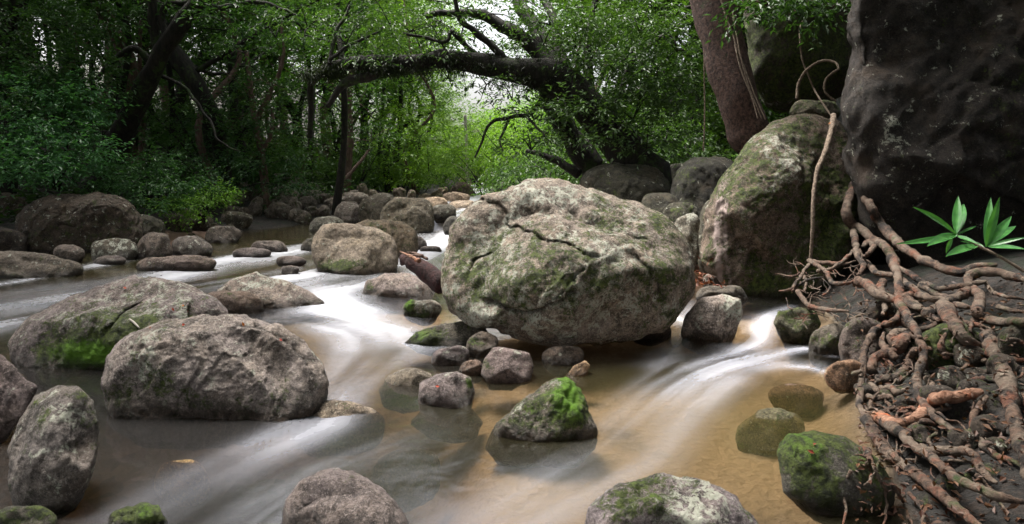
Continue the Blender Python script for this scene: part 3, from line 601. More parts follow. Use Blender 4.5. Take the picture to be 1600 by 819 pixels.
MID = [ # x0,y0,x1,base,level,tint (darkened for canopy shade on the left bank),moss,lichen,label
 (486, 347, 621, 427, 6, WARM, .05, .03, 'brown speckled boulder with a dark mossy foot, left of the rotten log', [(530, 415, 45, 12, .8)]),
 (538, 339, 651, 402, 6, (0.8, 0.66, 0.52), .12, .03, 'brown dome boulder just behind the speckled one in midstream', []),
 (596, 304, 679, 364, 6, (0.62, 0.56, 0.46), .12, .05, 'rounded brown boulder at the left side of the little waterfall', []),
 (560, 300, 622, 350, 5, (0.4, 0.35, 0.28), .15, .05, 'dark boulder with pale top tucked behind the waterfall boulder', []),
 (521, 314, 566, 349, 5, (0.95, 0.85, 0.85), .02, .1, 'smooth grey oval boulder tilted on the far bank', []),
 (482, 338, 541, 362, 5, (0.8, 0.8, 0.75), .08, .2, 'flat grey boulder with a light stripe at the far waterline', []),
 (16, 303, 232, 397, 7, (0.36, 0.28, 0.235), .14, .08, 'massive brown boulder, darkened as by shade, on the left bank below leafy bushes', []),
 (150, 330, 258, 388, 6, (0.28, 0.27, 0.21), .2, .05, 'dark sloping slab leaning against the massive brown boulder', []),
 (-60, 295, 47, 365, 6, (0.42, 0.34, 0.28), .12, .1, 'brown boulder at the left edge with a paler top', []),
 (-80, 350, 40, 400, 5, (0.25, 0.2, 0.18), .0, .0, 'boulder tinted black as shade at the far left under the brown one', []),
 (-60, 391, 128, 434, 6, (0.75, 0.66, 0.6), .10, .08, 'flat broad rock with two yellowish lichen spots at the left edge', []),
 (81, 382, 133, 410, 5, (0.8, 0.68, 0.68), .0, .05, 'small smooth stone in front of the massive brown boulder', []),
 (139, 373, 216, 406, 5, (0.5, 0.46, 0.4), .05, .3, 'dark stone with yellow lichen blotches near the left bank', []),
 (207, 363, 272, 404, 5, (0.6, 0.5, 0.48), .1, .02, 'dark rounded stone with a wet shiny right side', []),
 (269, 368, 333, 401, 5, (0.6, 0.54, 0.55), .08, .1, 'grey stone with a yellowish cap at the start of the rapid', []),
 (212, 399, 338, 424, 6, (0.82, 0.66, 0.64), .05, .0, 'long low pinkish rock washed by white water', []),
 (145, 399, 198, 413, 4, (0.7, 0.6, 0.62), .0, .0, 'tiny low stone left of the long pinkish rock', []),
 (319, 351, 376, 380, 5, (0.62, 0.54, 0.52), .05, .05, 'brownish stone at the left end of the calm pool', []),
 (391, 375, 448, 394, 5, (0.72, 0.64, 0.66), .0, .0, 'flat grey rock in the middle of the rapid', []),
 (360, 387, 425, 402, 4, (0.7, 0.6, 0.64), .0, .0, 'low wet stone almost covered by the rapid', []),
 (431, 399, 478, 414, 4, (0.75, 0.62, 0.62), .0, .0, 'small pointed stone in the white water', []),
 (438, 415, 468, 426, 4, (0.85, 0.75, 0.78), .0, .0, 'very small stone above the angular pale boulder', []),
 (470, 373, 502, 392, 4, (0.35, 0.33, 0.3), .1, .0, 'small dark stone behind the brown speckled boulder', []),
 (643, 370, 668, 390, 4, (0.8, 0.72, 0.75), .0, .0, 'small lilac grey stone in the outflow of the waterfall', []),
 (656, 384, 690, 393, 4, (0.8, 0.72, 0.78), .0, .0, 'low stone barely above the outflow of the waterfall', []),
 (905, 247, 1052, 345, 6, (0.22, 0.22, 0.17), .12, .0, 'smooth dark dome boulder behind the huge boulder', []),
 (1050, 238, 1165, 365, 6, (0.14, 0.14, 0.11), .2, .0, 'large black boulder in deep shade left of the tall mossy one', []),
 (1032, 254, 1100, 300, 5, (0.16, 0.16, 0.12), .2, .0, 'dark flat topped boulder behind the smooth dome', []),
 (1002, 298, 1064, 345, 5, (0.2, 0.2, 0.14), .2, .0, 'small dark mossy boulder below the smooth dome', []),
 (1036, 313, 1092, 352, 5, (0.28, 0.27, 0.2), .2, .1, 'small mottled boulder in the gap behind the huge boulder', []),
 (1050, 333, 1095, 395, 5, (0.95, 0.92, 0.85), .05, .3, 'light lichen spotted stone at the right shoulder of the huge boulder', []),
 (1090, 310, 1135, 400, 5, (0.35, 0.34, 0.26), .2, .1, 'narrow leaning stone pressed against the tall mossy boulder', []),
 (1098, 425, 1125, 446, 4, (1.1, 0.95, 0.95), .0, .1, 'small pale stone among dead leaves in the gap between two big boulders', []),
 (1085, 446, 1170, 470, 5, (0.6, 0.55, 0.5), .0, .0, 'flat wet slab at the back of the right side pool', []),
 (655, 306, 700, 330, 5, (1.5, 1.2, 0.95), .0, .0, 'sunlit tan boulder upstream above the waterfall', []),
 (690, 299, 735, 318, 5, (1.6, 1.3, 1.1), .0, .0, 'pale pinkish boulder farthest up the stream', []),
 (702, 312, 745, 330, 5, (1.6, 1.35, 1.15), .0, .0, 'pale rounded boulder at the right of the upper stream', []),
 (664, 320, 716, 340, 5, (0.7, 0.68, 0.62), .0, .1, 'flat grey rock sitting on the lip of the waterfall', []),
 (692, 338, 722, 362, 5, (0.5, 0.5, 0.5), .0, .0, 'dark wet stone inside the right side of the waterfall', []),
 (705, 285, 740, 306, 5, (0.7, 0.55, 0.5), .0, .0, 'brownish boulder in the distance under the bright trees', []),
]
for i, (x0, y0, x1, yb, lv, tint, mo, li, lab, mb) in enumerate(MID):
    zw = None; t = None; k = .75
    if lab.startswith(('smooth dark dome', 'large black', 'dark flat topped', 'small dark mossy b', 'small mottled', 'light lichen', 'narrow leaning')):
        t = {0: 10.2}.get(0) ; t = {'smooth dark dome': 10.5, 'large black bou': 9.6, 'dark flat topped': 12, 'small dark mossy': 9.2, 'small mottled bo': 8.9, 'light lichen spo': 8.0, 'narrow leaning s': 8.6}[[q for q in ('smooth dark dome', 'large black bou', 'dark flat topped', 'small dark mossy', 'small mottled bo', 'light lichen spo', 'narrow leaning s') if lab.startswith(q)][0]]
        zw = -3
    elif yb < 345: t = 15.5 + (345 - yb) * 0.28; zw = -3
    if lab.startswith('dark wet stone inside'): t = 14.1
    if lab.startswith('flat grey rock sitting'): t = 15.2; zw = .4
    if lab.startswith(('massive', 'dark sloping', 'brown boulder at the left edge')): k = 0.85
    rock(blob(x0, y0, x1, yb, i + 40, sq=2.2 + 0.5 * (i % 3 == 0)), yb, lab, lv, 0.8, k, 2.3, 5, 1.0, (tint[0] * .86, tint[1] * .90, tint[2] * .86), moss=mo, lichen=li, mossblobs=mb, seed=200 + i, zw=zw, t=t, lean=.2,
         wetband=0.0 if zw == -3 else 0.10, name='boulder' if (x1 - x0) > 60 else 'stone', cat='boulder' if (x1 - x0) > 60 else 'stone')

# ------------------------------------------------------------------ tubes (trunks, limbs, roots) and leaves
def catmull(pts, rad, step):
    pts = np.asarray(pts, float); rad = np.asarray(rad, float)
    if len(pts) < 3: pts = np.array([pts[0], (pts[0] + pts[-1]) / 2, pts[-1]]); rad = np.array([rad[0], (rad[0] + rad[-1]) / 2, rad[-1]])
    pp = np.vstack([2 * pts[0] - pts[1], pts, 2 * pts[-1] - pts[-2]]); out = []; rr = []
    for i in range(1, len(pp) - 2):
        L = np.linalg.norm(pp[i + 1] - pp[i]); k = max(2, int(L / step))
        for j in range(k):
            t = j / k
            out.append(0.5 * ((2 * pp[i]) + (-pp[i - 1] + pp[i + 1]) * t + (2 * pp[i - 1] - 5 * pp[i] + 4 * pp[i + 1] - pp[i + 2]) * t * t + (-pp[i - 1] + 3 * pp[i] - 3 * pp[i + 1] + pp[i + 2]) * t ** 3))
            rr.append(rad[i - 1] * (1 - t) + rad[i] * t)
    out.append(pts[-1]); rr.append(rad[-1])
    return np.array(out), np.array(rr)
class Tubes:
    def __init__(s): s.V = []; s.F = []; s.n = 0
    def add(s, pts, rad, seg=10, step=None, rough=0.12, wob=0.0, seed=0):
        rad = np.atleast_1d(np.asarray(rad, float))
        if len(rad) != len(pts): rad = np.interp(np.linspace(0, 1, len(pts)), np.linspace(0, 1, len(rad)), rad)
        step = step or max(rad.max() * 1.0, 0.01)
        C, R = catmull(pts, rad, step); m = len(C)
        if wob: C = C + np.stack([vnoise(C * 1.0 / (wob * 8) + seed + k * 9.3, 70 + k) for k in range(3)], 1) * wob * np.clip(np.linspace(0, 4, m), 0, 1)[:, None]
        T = np.gradient(C, axis=0); T /= np.linalg.norm(T, axis=1)[:, None] + 1e-12
        N = np.zeros_like(C); a = np.array([0.3, 0.2, 1.0]); a = a - T[0] * (a @ T[0]); a /= np.linalg.norm(a); N[0] = a
        for i in range(1, m):
            b = N[i - 1] - T[i] * (N[i - 1] @ T[i]); N[i] = b / (np.linalg.norm(b) + 1e-12)
        B = np.cross(T, N); an = np.linspace(0, 2 * math.pi, seg, endpoint=False)
        ring = np.cos(an)[None, :, None] * N[:, None, :] + np.sin(an)[None, :, None] * B[:, None, :]
        W = C[:, None, :] + ring * R[:, None, None]
        f = W.reshape(-1, 3); rr = np.repeat(R, seg)
        d = rough * rr * (fbm(f / (rr[:, None] * 2.2 + 0.01) * 0.9 + seed, 3, 60)); f = f + ring.reshape(-1, 3) * d[:, None]
        i = np.arange(m * seg).reshape(m, seg) + s.n; j = np.roll(i, -1, 1)
        s.F.append(np.stack([i[:-1].ravel(), j[:-1].ravel(), j[1:].ravel(), i[1:].ravel()], 1))
        f = np.vstack([f, C[0] - T[0] * R[0] * .3, C[-1] + T[-1] * R[-1] * .5]); a0, a1 = s.n + m * seg, s.n + m * seg + 1
        s.F.append(np.stack([j[0], i[0], np.full(seg, a0), np.full(seg, a0)], 1)[:, :3].copy() if False else np.stack([j[0], i[0], np.full(seg, a0)], 1))
        s.F.append(np.stack([i[-1], j[-1], np.full(seg, a1)], 1))
        s.V.append(f); s.n += len(f)
        return C
    def mesh(s, name, mat, origin=(0, 0, 0)):
        V = np.vstack(s.V) - np.array(origin)
        return mesh_np(name, V, [np.vstack([f for f in s.F if f.shape[1] == 4]), np.vstack([f for f in s.F if f.shape[1] == 3])], mat)
    def build(s, name, mat, parent=None, origin=(0, 0, 0)):
        return link(name, s.mesh(name, mat, origin), (0, 0, 0) if parent else origin, parent)

class Leaves:
    """sprays of small folded leaves"""
    def __init__(s, seed=0): s.r = np.random.RandomState(seed); s.c = []; s.ax = []; s.nm = []; s.L = []; s.rnd = []
    def spray(s, O, D, nl=10, tw=0.45, leaf=0.11, tone=None, flat=0.45, droop=0.25):
        """twigs from O (m,3) along D (m,3)"""
        r = s.r; m = len(O)
        D = D + np.array([0, 0, -droop]) ; D /= np.linalg.norm(D, axis=1)[:, None] + 1e-9
        side = np.cross(D, [0, 0, 1.0]); side /= np.linalg.norm(side, axis=1)[:, None] + 1e-9
        tone = r.rand(m) if tone is None else tone
        for j in range(nl):
            t = (j + r.rand(m)) / nl; sg = 1 if j % 2 else -1
            ax = D * (0.55 + 0.3 * r.rand(m))[:, None] + side * (sg * (0.6 + 0.5 * r.rand(m)))[:, None] + r.randn(m, 3) * 0.28 + np.array([0, 0, -droop * 0.6])
            ax /= np.linalg.norm(ax, axis=1)[:, None]
            nm = np.array([0, 0, 1.0]) + r.randn(m, 3) * flat; nm -= ax * (nm * ax).sum(1)[:, None]; nm /= np.linalg.norm(nm, axis=1)[:, None] + 1e-9
            c = O + D * (t * tw * (0.7 + .6 * r.rand(m)))[:, None] + r.randn(m, 3) * leaf * 0.25
            s.c.append(c); s.ax.append(ax); s.nm.append(nm); s.L.append(leaf * (0.6 + 0.7 * r.rand(m))); s.rnd.append(np.clip(tone * 0.6 + 0.5 * r.rand(m) - 0.05, 0, 1))
    def clump(s, c, rad, n, leaf=0.11, nl=9, tw=None, flat=0.45, shell=0.55, droop=0.25, up=0.35):
        r = s.r; c = np.array(c, float); rad = np.array(rad, float) * np.ones(3)
        d = r.randn(n, 3); d /= np.linalg.norm(d, axis=1)[:, None]; q = d * (shell + (1 - shell) * r.rand(n) ** 0.6)[:, None] * (0.75 + 0.5 * (vnoise(d * 2.3 + c * 0.7, 5) * .5 + .5))[:, None]
        q[:, 2] = np.where(q[:, 2] < 0, q[:, 2] * 0.55, q[:, 2])
        tw = tw or leaf * 4
        hd = d * np.array([1, 1, 0.35]) + r.randn(n, 3) * 0.35 + np.array([0, 0, up * 0.3])
        hd /= np.linalg.norm(hd, axis=1)[:, None]
        tone = np.clip(0.5 + 0.28 * vnoise((c + q * rad) * 1.3, 8) + 0.22 * r.randn(n), 0, 1)
        s.spray(c + q * rad, hd, nl, tw, leaf, tone, flat, droop)
    def mesh(s, name, mat, origin=(0, 0, 0), width=0.36):
        c = np.vstack(s.c) - np.array(origin); ax = np.vstack(s.ax); nm = np.vstack(s.nm); L = np.concatenate(s.L)[:, None]; rnd = np.concatenate(s.rnd)
        sd = np.cross(ax, nm); n = len(c)
        a = c; tip = c + ax * L - nm * L * 0.12; mid = c + ax * L * 0.45
        l = mid + sd * L * width * 0.5 + nm * L * 0.08; r_ = mid - sd * L * width * 0.5 + nm * L * 0.08
        V = np.stack([a, l, tip, r_], 1).reshape(-1, 3); i = np.arange(n) * 4
        F = np.stack([np.stack([i, i + 1, i + 2], 1), np.stack([i, i + 2, i + 3], 1)], 1).reshape(-1, 3)
        return mesh_np(name, V, F, mat, smooth=False, attrs={'rnd': ('POINT', np.repeat(rnd, 4))})
    def build(s, name, mat, parent=None, origin=(0, 0, 0), color=(1, 1, 1), width=0.36):
        o = link(name, s.mesh(name, mat, origin, width), (0, 0, 0) if parent else origin, parent); o.color = tuple(color) + (1,); return o

# ------------------------------------------------------------------ generic trees, copied over the slopes
def proto_tree(seed, H, r0, spread, crown_lo, leaf, nclump, ntw, fork=2, lean=0.1, crz=0.38):
    r = np.random.RandomState(seed); tb = Tubes(); lf = Leaves(seed)
    n = 6; a = r.uniform(0, 6.28); base = np.array([0, 0, -0.6]); pts = []
    for k in range(n):
        h = H * 0.9 * k / (n - 1); pts.append([lean * h * math.cos(a) + 0.03 * H * r.randn() * (k > 0), lean * h * math.sin(a) + 0.03 * H * r.randn() * (k > 0), h - 0.6 * (k == 0)])
    C = tb.add(pts, [r0 * 1.5, r0, r0 * .85, r0 * .7, r0 * .5, r0 * .2], 9, 0.35, seed=seed)
    limbs = Tubes(); ends = []
    for k in range(nclump):
        u = crown_lo + (1 - crown_lo) * (k + r.rand()) / nclump; p0 = C[min(int(u * (len(C) - 1) * 0.95), len(C) - 1)]
        az = r.uniform(0, 6.28); ln = spread * (0.45 + 0.65 * r.rand()) * (1.1 - 0.5 * abs(u - 0.6)); up = 0.25 + 0.5 * r.rand()
        d = np.array([math.cos(az), math.sin(az), up]); p2 = p0 + d * ln; p1 = p0 + d * ln * 0.5 + r.randn(3) * 0.12 * ln
        rr = r0 * 0.28 * (1.2 - u * 0.6); limbs.add([p0, p1, p2], [rr, rr * .7, rr * .25], 5, 0.4, seed=seed)
        for _ in range(fork):
            q = p1 + (r.randn(3) * [1, 1, .5] * 0.35 * ln); limbs.add([p1 * .7 + p2 * .3, (p1 + q) / 2 + r.randn(3) * .1, q], [rr * .5, rr * .35, rr * .15], 4, 0.4); ends.append(q)
        ends.append(p2)
    for e in ends:
        R = spread * (0.22 + 0.16 * r.rand()); lf.clump(e, (R * 1.25, R * 1.25, R * crz), ntw, leaf, 9, droop=.12)
    return tb, limbs, lf
def make_proto(name, label, cat, args, bark, leafm, group):
    tb, limbs, lf = proto_tree(*args)
    root = thing(name, (0, 0, 0), label, cat, group)
    tb.build('trunk', bark, root); limbs.build('branches', bark, root); lf.build('crown', leafm, root)
    return root
TG = 'background rainforest trees on the slopes'
protos = [
    make_proto('rainforest_tree', 'tree', 'tree', (1, 13, .24, 4.2, .32, .20, 15, 24), BARK_DARK, LEAF, TG),
    make_proto('rainforest_tree', 'tree', 'tree', (2, 11, .20, 3.6, .26, .12, 15, 34), BARK_DARK, LEAF, TG),
    make_proto('rainforest_tree', 'tree', 'tree', (3, 15, .22, 3.8, .40, .17, 15, 26), BARK_RED, LEAF, TG),
    make_proto('rainforest_tree', 'tree', 'tree', (4, 8, .12, 2.8, .22, .14, 14, 24, 2, .2), BARK_DARK, LEAF, TG),
    make_proto('slim_tree', 'tree', 'tree', (5, 13, .11, 2.6, .50, .15, 13, 22, 1, .06), BARK_DARK, LEAF, TG),
    make_proto('slim_tree', 'tree', 'tree', (6, 11, .08, 2.2, .42, .13, 12, 24, 1, .22), BARK_RED, LEAF, TG),
]
def shrub_proto(seed, R, leaf, n):
    r = np.random.RandomState(seed); tb = Tubes(); lf = Leaves(seed + 50)
    for k in range(7):
        az = r.uniform(0, 6.28); d = np.array([math.cos(az) * .8, math.sin(az) * .8, .5 + .7 * r.rand()]) * R
        tb.add([(0, 0, -.3), d * .5 + r.randn(3) * .08, d], [.035, .025, .008], 5, 0.2); lf.clump(d * 0.8, (R * .55, R * .55, R * .4), n, leaf, 9)
    root = thing('understorey_bush', (0, 0, 0), 'bush', 'bush', 'understorey bushes under the trees')
    tb.build('stem', BARK_DARK, root); lf.build('foliage', LEAF, root); return root
bushes = [shrub_proto(21, 1.5, .12, 40), shrub_proto(22, 1.1, .10, 36)]
def place(proto, x, y, sc, rz, color, label, used, z=None, group=None):
    o = proto if not used[0] else copy_tree(proto)
    used[0] = True
    if z is None: z = gh(x, y)
    o.location = (x, y, z - 0.05); o.scale = (sc,) * 3; o.rotation_euler = (0, 0, rz); o['label'] = label
    if group: o['group'] = group
    for c in o.children: c.color = tuple(color) + (1,)
    return o
usedT = [[False] for _ in protos]; usedB = [[False] for _ in bushes]
R = np.random.RandomState(12)
SUNLIT_TINT = (3.8, 3.5, 1.5); MIDC = (1.75, 1.8, 1.25); SHADED_TINT = (1.25, 1.45, 1.3); BLU = (0.95, 1.15, 1.35)  # leaf tints carry the light: sunlit gap bright, shaded sides dark
spots = []
# px, Y, proto, scale, tone  (px = where the trunk stands across the picture, Y = metres away)
for px, Y, k, sc, tone in [
    (-120, 17, 0, .9, 'd'), (30, 19, 1, 1.0, 'd'), (215, 21, 2, 1.0, 'd'), (-60, 25, 2, 1.1, 'd'), (110, 25, 0, 1.1, 'd'), (300, 24, 0, 1.0, 'd'), (355, 28, 1, 1.1, 'd'), (200, 31, 2, 1.2, 'd'), (20, 33, 0, 1.3, 'd'),
    (430, 25, 1, .9, 'm'), (455, 32, 0, 1.0, 'm'), (510, 27, 3, 1.1, 'm'), (560, 30, 1, .9, 'm'), (520, 40, 2, 1.1, 'm'), (600, 34, 3, 1.1, 'b'), (640, 38, 1, .8, 'b'), (590, 48, 0, 1.0, 'b'),
    (380, 40, 0, 1.2, 'm'), (280, 42, 2, 1.3, 'd'), (120, 44, 0, 1.4, 'd'), (450, 50, 2, 1.2, 'm'), (665, 50, 3, 1.2, 'b'), (690, 66, 1, .65, 'b'), (650, 75, 0, 1.0, 'b'), (730, 85, 3, .7, 'b'), (775, 75, 3, .6, 'b'),
    (815, 50, 3, .55, 'b'), (850, 34, 1, .45, 'b'), (880, 46, 0, .5, 'b'), (920, 30, 3, 1.3, 'm'), (960, 26, 1, 1.0, 'm'), (1010, 22, 0, .9, 'm'), (1060, 19, 3, 1.2, 'm'), (1110, 23, 1, 1.1, 'm'), (1000, 34, 2, 1.1, 'm'),
    (1060, 29, 0, 1.1, 'm'), (1150, 17, 1, .9, 'd'), (1220, 19, 0, 1.1, 'd'), (930, 55, 2, 1.1, 'b'), (1100, 40, 2, 1.2, 'm'), (1260, 26, 2, 1.2, 'd'), (1400, 18, 0, 1.1, 'd'), (1500, 24, 2, 1.2, 'd'), (1650, 16, 0, 1.1, 'd'),
    (-80, 34, 1, 1.3, 'd'), (60, 36, 2, 1.3, 'd'), (150, 34, 1, 1.3, 'd'), (240, 36, 1, 1.3, 'd'), (330, 34, 3, 1.7, 'd'), (90, 50, 1, 1.8, 'd'), (190, 52, 1, 1.8, 'd'), (310, 52, 1, 1.7, 'm'), (-20, 48, 1, 1.7, 'd'), (400, 48, 3, 2.0, 'm'), (470, 42, 3, 1.6, 'm'), (530, 52, 3, 1.7, 'b'), (270, 28, 3, 1.3, 'd'), (170, 27, 3, 1.4, 'd'),
    (760, 100, 1, .6, 'b'), (700, 110, 0, .6, 'b'), (810, 95, 1, .55, 'b')]:
    spots.append((px, Y, k, sc, tone))
MARKS = [(-20, 'at the left edge'), (60, 'behind the bush with sky sheen tint'), (150, 'by the dark leaning tree'), (250, 'behind the low spreading bush'), (330, 'above the bare sand patch'), (410, 'by the slender forked tree'), (485, 'under the left end of the arching limb'),
         (545, 'by the brown trunk with the slanting stem'), (610, 'behind the oval grey boulder'), (660, 'above the rounded waterfall boulder'), (735, 'by the pale bare trunks'), (800, 'above the top of the huge boulder'), (860, 'left of the great leaning trunk'),
         (930, 'behind the great leaning trunk'), (1010, 'above the smooth dark dome boulder'), (1090, 'left of the rough barked trunk'), (1180, 'behind the rough barked trunk'), (1300, 'behind the moss curtain rock'), (1500, 'behind the enormous rock face')]
def mark(px, Y): return (', nearest row ' if Y < 21 else ', middle row ' if Y < 32 else ', far row ' if Y < 50 else ', farthest row ') + min(MARKS, key=lambda m: abs(m[0] - px))[1]
TL = {'d': 'shade tinted green tree', 'm': 'mid green tree', 'b': 'sun tinted yellow green tree'}
for px, Y, k, sc, tone in spots:
    x = (px - 800) / 1000 * Y * 1.0
    col = {'d': SHADED_TINT, 'm': MIDC, 'b': SUNLIT_TINT}[tone]; col = np.array(col) * R.uniform(.85, 1.15) * np.array([R.uniform(.9, 1.1), 1, R.uniform(.85, 1.1)])
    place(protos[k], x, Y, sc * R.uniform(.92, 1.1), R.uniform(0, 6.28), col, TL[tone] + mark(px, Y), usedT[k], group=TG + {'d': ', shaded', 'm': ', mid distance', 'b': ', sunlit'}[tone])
for i, (x, y, k, sc, lab) in enumerate([  # bank trees; those out of view are added to shade both sides
    (-9, 6.5, 0, 1.1, 'added shade tree on the left bank beside the viewer, crown above the picture'), (-13.5, 10, 2, 1.2, 'added shade tree left of the stream with its crown over the dark bushes'), (-8.5, 1, 2, 1.1, 'added shade tree on the left bank abreast of the viewer'),
    (-14, 3, 0, 1.2, 'added second shade tree row on the left bank, abreast of the viewer'), (-19, 7, 0, 1.3, 'added shade tree far left of the stream'), (-6.5, -4, 0, 1.1, 'added shade tree on the left bank behind the viewer'), (-12, 14.5, 1, 1.3, 'leafy tree above the massive brown boulder'),
    (-17, 15, 0, 1.3, 'tall dark tree above the left bank bushes'), (-20, 12, 2, 1.3, 'added shade tree at the far left beyond the bushes'), (-8.5, 19, 0, 1.1, 'shady tree behind the dark leaning tree'),
    (5.6, .5, 0, 1.0, 'added shade tree on the right bank beside the viewer'), (6.6, 4.5, 2, 1.0, 'added shade tree on the right bank above the root tangle'), (5.5, -4, 2, 1.1, 'added shade tree on the right bank behind the viewer'), (4.3, 2.2, 0, 1.0, 'added shade tree on the right bank just outside the view, over the roots'), (6.6, 7.2, 0, .95, 'spreading shade tree added at the top of the right bank'), (3.6, .6, 1, 1.0, 'low crowned shade tree added on the right bank near the viewer'), (3.7, -1.2, 2, 1.0, 'slim tall shade tree added on the right bank, back of the viewer'), (9, 2, 0, 1.2, 'added shade tree right of the enormous rock face'),
    (10, 9, 0, 1.3, 'added shade tree behind the enormous rock face'), (7.8, 13, 1, 1.2, 'leafy tree behind the rock wall with the moss curtain'), (12, 15, 2, 1.2, 'tall tree high on the right slope'), (0, -9, 0, 1.1, 'added shade tree across the stream behind the viewer')]):
    place(protos[k], x, y, sc, R.uniform(0, 6.28), SHADED_TINT, lab, usedT[k], group='tall trees along both banks', z=min(gh(x, y), 2.0))
for i in range(44):
    px = R.uniform(-40, 690) if i < 32 else R.uniform(880, 1120); Y = R.uniform(16.5, 34) + (px > 520) * (px < 700) * 9; k = 4 + i % 2; x = (px - 800) / 1000 * Y
    tone = 'd' if px < 380 else ('m' if px < 560 or px > 880 else 'b'); col = np.array({'d': SHADED_TINT, 'm': MIDC, 'b': SUNLIT_TINT}[tone]) * R.uniform(.8, 1.2)
    place(protos[k], x, Y, R.uniform(.8, 1.15), R.uniform(0, 6.28), col, {'d': 'slim shade tinted tree', 'm': 'slim bare trunked tree', 'b': 'slim sun tinted tree'}[tone] + mark(px, Y), usedT[k],
          group={'d': 'slim trees in the shade at left', 'm': 'slim trees in the middle distance', 'b': 'slim trees left of the bright gap'}[tone])
for i in range(80):
    if i < 22: px = R.uniform(-150, 640); Y = R.uniform(17, 32) + (px > 500) * 6
    elif i >= 64: px = R.choice([R.uniform(600, 700), R.uniform(745, 840)]); Y = R.uniform(24, 46)
    elif i < 52: px = R.uniform(860, 1120); Y = R.uniform(14.5, 26)
    else: px = R.uniform(600, 860); Y = R.uniform(44, 75)
    x = (px - 800) / 1000 * Y; k = i % 2
    if inside(np.array([[x, Y]]), CH)[0]: continue
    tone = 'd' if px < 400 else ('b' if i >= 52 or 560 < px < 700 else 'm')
    col = np.array({'d': SHADED_TINT, 'm': MIDC, 'b': SUNLIT_TINT}[tone]) * R.uniform(.8, 1.2)
    place(bushes[k], x, Y, R.uniform(.8, 1.5) * (1.6 if Y > 40 else 1), R.uniform(0, 6.28), col, {'d': 'shade tinted bush', 'm': 'leafy green bush', 'b': 'sun tinted green bush'}[tone] + mark(px, Y), usedB[k],
          group={'d': 'dark bushes on the left slope', 'm': 'bushes beneath the trees', 'b': 'bright bushes upstream'}[tone])

# ------------------------------------------------------------------ trees traced from the photograph
def px_tube(tb, pl, seg=10, **kw):
    """pl: list of (px, py, t, radius_px)"""
    pts = [P(a, b, t) for a, b, t, r in pl]; rad = [r / F_PX * t for a, b, t, r in pl]
    tb.add(pts, rad, seg, max(rad) * 0.8, **kw)
def tline(t0, t1, pl, r0, r1):
    n = len(pl); return [(a, b, t0 + (t1 - t0) * i / (n - 1), r0 + (r1 - r0) * i / (n - 1)) for i, (a, b) in enumerate(pl)]
def traced_tree(name, label, trunks, limbs, clumps, bark, color=(1, 1, 1), leaf=.1, group=None, twigs=None, seed=0, leafm=None, cat='tree', flat=.45):
    base = P(*trunks[0][0][:3]); root = thing(name, base, label, cat, group)
    for tr in trunks:
        tb = Tubes(); px_tube(tb, tr, 16, rough=.2, seed=seed); tb.build('trunk', bark, root, base)
    for lb in limbs:
        tb = Tubes(); px_tube(tb, lb, 8, rough=.18, wob=.03, seed=seed); tb.build('limb', bark, root, base)
    if clumps:
        lf = Leaves(seed + 5); tb = Tubes(); r = np.random.RandomState(seed)
        for (cx, cy, t, rx, ry, n) in clumps:
            m = t / F_PX; lf.clump(P(cx, cy, t), (rx * m, rx * m, ry * m), n, leaf, 9, flat=flat)
            for _ in range(3):
                c = P(cx, cy, t); e = c + r.randn(3) * rx * m * .5; tb.add([c - np.array([0, 0, ry * m * .6]), (c + e) / 2, e], [.014, .01, .004], 4, .15)
        tb.build('twigs', bark, root, base)['kind'] = 'stuff'; lf.build('crown', leafm or LEAF_NEAR, root, base, color)
    return root
